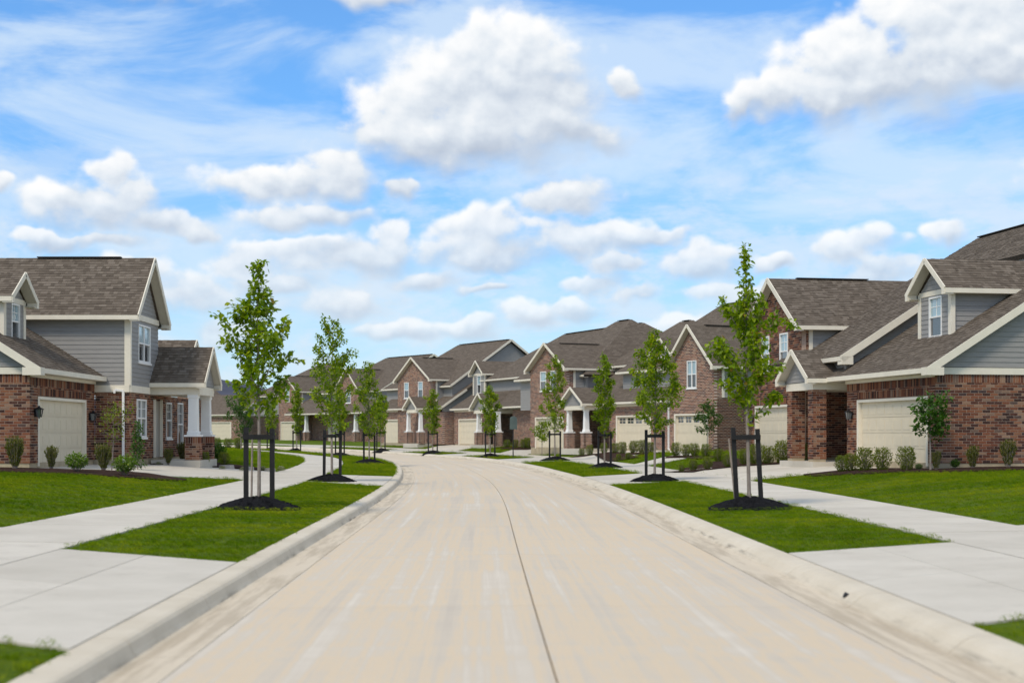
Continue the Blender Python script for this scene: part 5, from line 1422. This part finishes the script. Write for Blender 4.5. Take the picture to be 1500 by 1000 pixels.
def shrub(x, y, h, kd, label, group, w=1.0):
    NSH[0] += 1; rnd = random.Random(NSH[0] * 31); fd, sdta = PROT[(kd, NSH[0] % 3)]
    o = bpy.data.objects.new('shrub', fd); COL.objects.link(o); o.location = (x, y, gz(x, y) + .03); o.rotation_euler = (0, 0, rnd.random() * 6.28)
    ws = h * w * rnd.uniform(.95, 1.12) * ({'box': .9, 'upright': 1.08}.get(kd, 1.05)); h *= 1.06; o.scale = (ws, ws, h)
    s = bpy.data.objects.new('stems', sdta); COL.objects.link(s); s.parent = o
    return tag(o, label, 'shrub', group)
ORD = ['first', 'second', 'third', 'fourth', 'fifth', 'sixth', 'seventh', 'eighth', 'ninth', 'tenth']
SHRUBS = [
    (-14.5, 41.5, 0.88, 'upright', 'tan-tipped upright shrub before the left garage', 'shrubs before the left garage'),
    (-13.77, 42.5, 0.65, 'upright', 'wispy twin-clumped olive shrub before the left garage', 'shrubs before the left garage'),
    (-12.39, 40.5, 0.56, 'round', 'bright green round shrub before the left garage', 'shrubs before the left garage'),
    (-12.32, 42.9, 0.74, 'upright', 'narrow upright olive shrub before the left garage', 'shrubs before the left garage'),
    (-11.08, 40.7, 0.59, 'round', 'bright green leafy shrub before the left garage', 'shrubs before the left garage'),
    (-12.78, 51.4, 0.17, 'low', 'pale ground plant before the left columned porch', 'shrubs before the left porch'),
    (-12.51, 51.8, 0.55, 'upright', 'small upright dark shrub before the left columned porch', 'shrubs before the left porch'),
    (-12.82, 55.4, 0.74, 'upright', 'upright shrub before the left columned porch', 'shrubs before the left porch'),
    (-11.54, 53.3, 0.51, 'box', 'low green shrub before the left columned porch', 'shrubs before the left porch'),
    (-12.61, 60.8, 0.76, 'dark', 'dark green shrub before the left columned porch', 'shrubs before the left porch'),
    (-10.69, 52.5, 0.2, 'low', 'first pale leafy plant from the left before the left columned porch', 'shrubs before the left porch'),
    (-11.5, 56.9, 0.49, 'box', 'spreading olive shrub before the left columned porch', 'shrubs before the left porch'),
    (-10.06, 53.2, 0.23, 'low', 'second pale leafy plant from the left before the left columned porch', 'shrubs before the left porch'),
    (-9.8, 55.9, 0.24, 'low', 'third pale leafy plant from the left before the left columned porch', 'shrubs before the left porch'),
    (-9.28, 57.2, 0.3, 'low', 'pale tufted plant before the left columned porch', 'shrubs before the left porch'),
    (-20.28, 97.8, 0.7, 'box', 'first round clipped shrub from the left behind the left columned porch', 'boxwood behind the left porch'),
    (-23.65, 118.4, 0.8, 'box', 'second round clipped shrub from the left behind the left columned porch', 'boxwood behind the left porch'),
    (-22.99, 119.4, 0.86, 'box', 'third round clipped shrub from the left behind the left columned porch', 'boxwood behind the left porch'),
    (10.32, 44.5, 0.48, 'box', 'first compact yellow-green shrub from the left before the near right garage', 'shrubs before the near right garage'),
    (10.57, 44.3, 0.52, 'box', 'second compact yellow-green shrub from the left before the near right garage', 'shrubs before the near right garage'),
    (10.87, 43.8, 0.67, 'box', 'first upright feathery shrub from the left before the near right garage', 'shrubs before the near right garage'),
    (11.24, 43.2, 0.64, 'box', 'second upright feathery shrub from the left before the near right garage', 'shrubs before the near right garage'),
    (11.77, 42.4, 0.66, 'box', 'loose two-part shrub before the near right garage', 'shrubs before the near right garage'),
    (12.05, 42.1, 0.2, 'dark', 'low spreading plant before the near right garage', 'shrubs before the near right garage'),
    (12.5, 41.9, 0.52, 'upright', 'thin shrub under the small dark tree before the near right garage', 'shrubs before the near right garage'),
    (13.14, 42.2, 0.29, 'dark', 'small dark shrub along the right brick side wall', 'shrubs along the right brick side wall'),
    (13.66, 42.2, 0.63, 'upright', 'upright olive shrub along the right brick side wall', 'shrubs along the right brick side wall'),
    (14.75, 42.3, 0.77, 'upright', 'wide upright olive shrub along the right brick side wall', 'shrubs along the right brick side wall'),
    (11.12, 53.5, 0.69, 'box', 'full yellow-green shrub beside the brick porch piers', 'shrub beside the brick piers'),
    (6.6, 55.4, 0.27, 'box', 'tiny shrub at the bed tip across the driveway from the brick piers', 'shrubs across the second right driveway'),
    (7.18, 56.4, 0.43, 'box', 'first low rounded shrub from the left across the driveway from the brick piers', 'shrubs across the second right driveway'),
    (7.73, 56.3, 0.46, 'box', 'second low rounded shrub from the left across the driveway from the brick piers', 'shrubs across the second right driveway'),
    (9.02, 62.2, 0.54, 'box', 'loose green shrub across the driveway from the brick piers', 'shrubs across the second right driveway'),
    (8.55, 56.2, 0.51, 'box', 'rounded yellow-green shrub across the driveway from the brick piers', 'shrubs across the second right driveway'),
    (9.35, 57.1, 0.6, 'box', 'yellow-green shrub across the driveway from the brick piers', 'shrubs across the second right driveway'),
    (9.64, 56.1, 0.75, 'box', 'tall feathery shrub across the driveway from the brick piers', 'shrubs across the second right driveway'),
    (10.01, 55.6, 0.64, 'box', 'feathery shrub across the driveway from the brick piers', 'shrubs across the second right driveway'),
    (10.43, 55.0, 0.82, 'box', 'tallest feathery shrub across the driveway from the brick piers', 'shrubs across the second right driveway'),
    (8.17, 70.9, 0.65, 'box', 'first bushy shrub from the left before the steep gable with garage window lights', 'shrubs before the steep brick gable'),
    (8.58, 70.1, 0.57, 'box', 'second bushy shrub from the left before the steep gable with garage window lights', 'shrubs before the steep brick gable'),
    (8.91, 69.5, 0.6, 'box', 'third bushy shrub from the left before the steep gable with garage window lights', 'shrubs before the steep brick gable'),
    (9.13, 67.0, 0.61, 'box', 'fourth bushy shrub from the left before the steep gable with garage window lights', 'shrubs before the steep brick gable'),
    (4.24, 86.5, 0.42, 'box', 'small shrub at the bed tip before the windowed garage door', 'shrubs before the windowed garage'),
    (4.69, 85.7, 0.58, 'box', 'first loose shrub from the left before the windowed garage door', 'shrubs before the windowed garage'),
    (5.53, 85.4, 0.57, 'box', 'second loose shrub from the left before the windowed garage door', 'shrubs before the windowed garage'),
    (6.05, 83.4, 0.56, 'box', 'low shrub before the windowed garage door', 'shrubs before the windowed garage'),
    (5.62, 75.0, 0.32, 'box', 'first tiny walkside shrub from the left before the windowed garage door', 'shrubs before the windowed garage'),
    (6.33, 81.4, 0.63, 'box', 'third loose shrub from the left before the windowed garage door', 'shrubs before the windowed garage'),
    (6.1, 74.8, 0.32, 'box', 'second tiny walkside shrub from the left before the windowed garage door', 'shrubs before the windowed garage'),
    (6.85, 80.2, 0.65, 'box', 'fourth loose shrub from the left before the windowed garage door', 'shrubs before the windowed garage'),
    (7.22, 78.7, 0.68, 'box', 'taller shrub before the windowed garage door', 'shrubs before the windowed garage'),
    (7.59, 77.9, 0.56, 'box', 'fifth loose shrub from the left before the windowed garage door', 'shrubs before the windowed garage'),
    (1.15, 104.6, 0.7, 'box', 'first dense shrub from the left before the garage left of the white porch columns', 'shrubs left of the white porch columns'),
    (2.03, 103.1, 0.69, 'box', 'second dense shrub from the left before the garage left of the white porch columns', 'shrubs left of the white porch columns'),
    (2.47, 100.7, 0.63, 'box', 'third dense shrub from the left before the garage left of the white porch columns', 'shrubs left of the white porch columns'),
    (3.29, 100.9, 0.58, 'box', 'small dense shrub before the garage left of the white porch columns', 'shrubs left of the white porch columns'),
    (-0.36, 107.8, 0.57, 'box', 'first low shrub from the left behind the street sign', 'shrubs behind the street sign'),
    (0.26, 106.5, 0.56, 'box', 'second low shrub from the left behind the street sign', 'shrubs behind the street sign'),
    (0.85, 104.5, 0.65, 'box', 'third low shrub from the left behind the street sign', 'shrubs behind the street sign'),
    (1.24, 103.7, 0.65, 'box', 'fourth low shrub from the left behind the street sign', 'shrubs behind the street sign'),
    (1.63, 102.8, 0.64, 'box', 'fifth low shrub from the left behind the street sign', 'shrubs behind the street sign'),
    (-6.03, 125.7, 0.48, 'box', 'first clipped shrub from the left along the plain garage with the dormer above', 'shrubs before the plain dormer garage'),
    (-5.52, 124.9, 0.54, 'box', 'second clipped shrub from the left along the plain garage with the dormer above', 'shrubs before the plain dormer garage'),
    (-4.94, 124.0, 0.54, 'box', 'third clipped shrub from the left along the plain garage with the dormer above', 'shrubs before the plain dormer garage'),
    (-4.34, 120.4, 0.58, 'box', 'fourth clipped shrub from the left along the plain garage with the dormer above', 'shrubs before the plain dormer garage'),
    (-3.85, 119.6, 0.52, 'box', 'fifth clipped shrub from the left along the plain garage with the dormer above', 'shrubs before the plain dormer garage'),
    (-3.19, 118.5, 0.63, 'box', 'sixth clipped shrub from the left along the plain garage with the dormer above', 'shrubs before the plain dormer garage'),
    (-2.71, 117.7, 0.62, 'box', 'seventh clipped shrub from the left along the plain garage with the dormer above', 'shrubs before the plain dormer garage'),
    (-12.43, 143.8, 0.55, 'box', 'first small dark shrub from the left before the garage beside the two-window gable', 'shrubs before the two-window gable house'),
    (-11.8, 143.8, 0.62, 'box', 'second small dark shrub from the left before the garage beside the two-window gable', 'shrubs before the two-window gable house'),
    (-11.33, 143.9, 0.62, 'box', 'third small dark shrub from the left before the garage beside the two-window gable', 'shrubs before the two-window gable house'),
    (-10.85, 143.9, 0.69, 'box', 'fourth small dark shrub from the left before the garage beside the two-window gable', 'shrubs before the two-window gable house'),
    (-8.58, 138.6, 0.53, 'box', 'fifth small dark shrub from the left before the garage beside the two-window gable', 'shrubs before the two-window gable house'),
    (-31.26, 190.4, 0.64, 'box', 'first distant clipped shrub from the left before the far house with the recessed entry', 'shrubs before the far recessed entry'),
    (-30.56, 190.6, 0.64, 'box', 'second distant clipped shrub from the left before the far house with the recessed entry', 'shrubs before the far recessed entry'),
    (-29.88, 190.9, 0.64, 'box', 'third distant clipped shrub from the left before the far house with the recessed entry', 'shrubs before the far recessed entry'),
    (-29.19, 191.2, 0.64, 'box', 'fourth distant clipped shrub from the left before the far house with the recessed entry', 'shrubs before the far recessed entry'),
    (-24.95, 176.2, 0.59, 'box', 'first distant low shrub from the left before the far house with the recessed entry', 'shrubs before the far recessed entry'),
    (-24.32, 176.5, 0.59, 'box', 'second distant low shrub from the left before the far house with the recessed entry', 'shrubs before the far recessed entry'),
    (-38.89, 187.5, 0.63, 'box', 'first distant hedge shrub from the left before the farthest brick house past the porch', 'shrubs before the farthest house'),
    (-38.23, 187.8, 0.63, 'box', 'second distant hedge shrub from the left before the farthest brick house past the porch', 'shrubs before the farthest house'),
    (-37.48, 188.1, 0.63, 'box', 'third distant hedge shrub from the left before the farthest brick house past the porch', 'shrubs before the farthest house'),
]
for x, y, h, kd, lab, grp in SHRUBS: shrub(x, y, h, kd, lab, grp)
def mulch_rows():
    rows = {}
    for x, y, h, kd, lab, grp in SHRUBS: rows.setdefault(grp, []).append((x, y))
    for grp, pts in rows.items():
        if len(pts) < 3 or grp in ('shrubs before the left garage', 'shrubs before the left porch', 'shrubs before the near right garage'): continue
        pts = sorted(pts); n = len(pts); mb = MB(); L = []
        a, b = Vector(pts[0]), Vector(pts[-1]); d = (b - a).normalized(); P_ = [tuple(a - d * .7)] + pts + [tuple(b + d * .7)]
        for i, p in enumerate(P_):
            q0, q1 = P_[max(0, i - 1)], P_[min(n + 1, i + 1)]; t = Vector((q1[0] - q0[0], q1[1] - q0[1])).normalized(); w = .62 if 0 < i < n + 1 else .25
            L.append([(p[0] - t.y * w * k, p[1] + t.x * w * k) for k in (-1, 0, 1)])
        for r0, r1 in zip(L, L[1:]):
            for j in (0, 1):
                q = [r0[j], r0[j + 1], r1[j + 1], r1[j]]; v = [Vector((x, y, gz(x, y) + .045)) for x, y in q]
                mb.face(v if (v[1] - v[0]).cross(v[2] - v[1]).z > 0 else v[::-1])
        tag(mb.build('mulch_bed', 'mulch_brown'), kind='structure')
mulch_rows()
# flat edging stones in the left porch bed
def stones():
    rnd = random.Random(8)
    for i, (x, y, w) in enumerate(((-12.6, 52.6, .55), (-11.7, 53.4, .7), (-10.9, 54.2, .6), (-10.2, 54.9, .5), (-9.5, 55.9, .45))):
        mb = MB(); n = 9; z = gz(x, y); r = [(w * .5 * (1 + rnd.uniform(-.2, .2)) * math.cos(6.283 * k / n), w * .38 * (1 + rnd.uniform(-.2, .2)) * math.sin(6.283 * k / n)) for k in range(n)]
        top = [(a * .92, b * .92, .13) for a, b in r]; bot = [(a, b, -.02) for a, b in r]
        mb.face(top)
        for k in range(n): mb.face([bot[k], bot[(k + 1) % n], top[(k + 1) % n], top[k]])
        o = mb.build('edge_stone', 'edge_stone', bevel=.02); o.location = (x, y, z); o.rotation_euler = (0, 0, R(35))
        tag(o, ['first', 'second', 'third', 'fourth', 'fifth'][i] + ' flat pale stone from the porch in the left mulch bed', 'stone', 'flat stones edging the porch bed')
stones()
# wooded hills beyond the houses
def hills():
    mb = MB(); n = 90; rnd = random.Random(3)
    for yy, hh, x0, x1 in ((1500, 62, -900, 500), (2300, 74, -1800, 1600)):
        rows = []
        for k in range(n + 1):
            x = x0 + (x1 - x0) * k / n; t = k / n
            prof = hh * (.55 + .45 * math.sin(t * 5.1 + 1.2 + yy)) * math.sin(math.pi * t) ** .4 if yy > 2000 else hh * math.exp(-((x + 330) / 150) ** 2) * (1 + .05 * math.sin(x * .05))
            j = rnd.uniform(0, 2.5)
            rows.append([Vector((x, yy - 260, -6)), Vector((x, yy - 110, prof * .6 + j)), Vector((x, yy, prof + j)), Vector((x, yy + 300, -6))])
        for a, b in zip(rows, rows[1:]):
            for i in range(3): mb.face([a[i], b[i], b[i + 1], a[i + 1]])
    tag(mb.build('hills', 'wooded_hill', smooth=True), kind='structure')
hills()
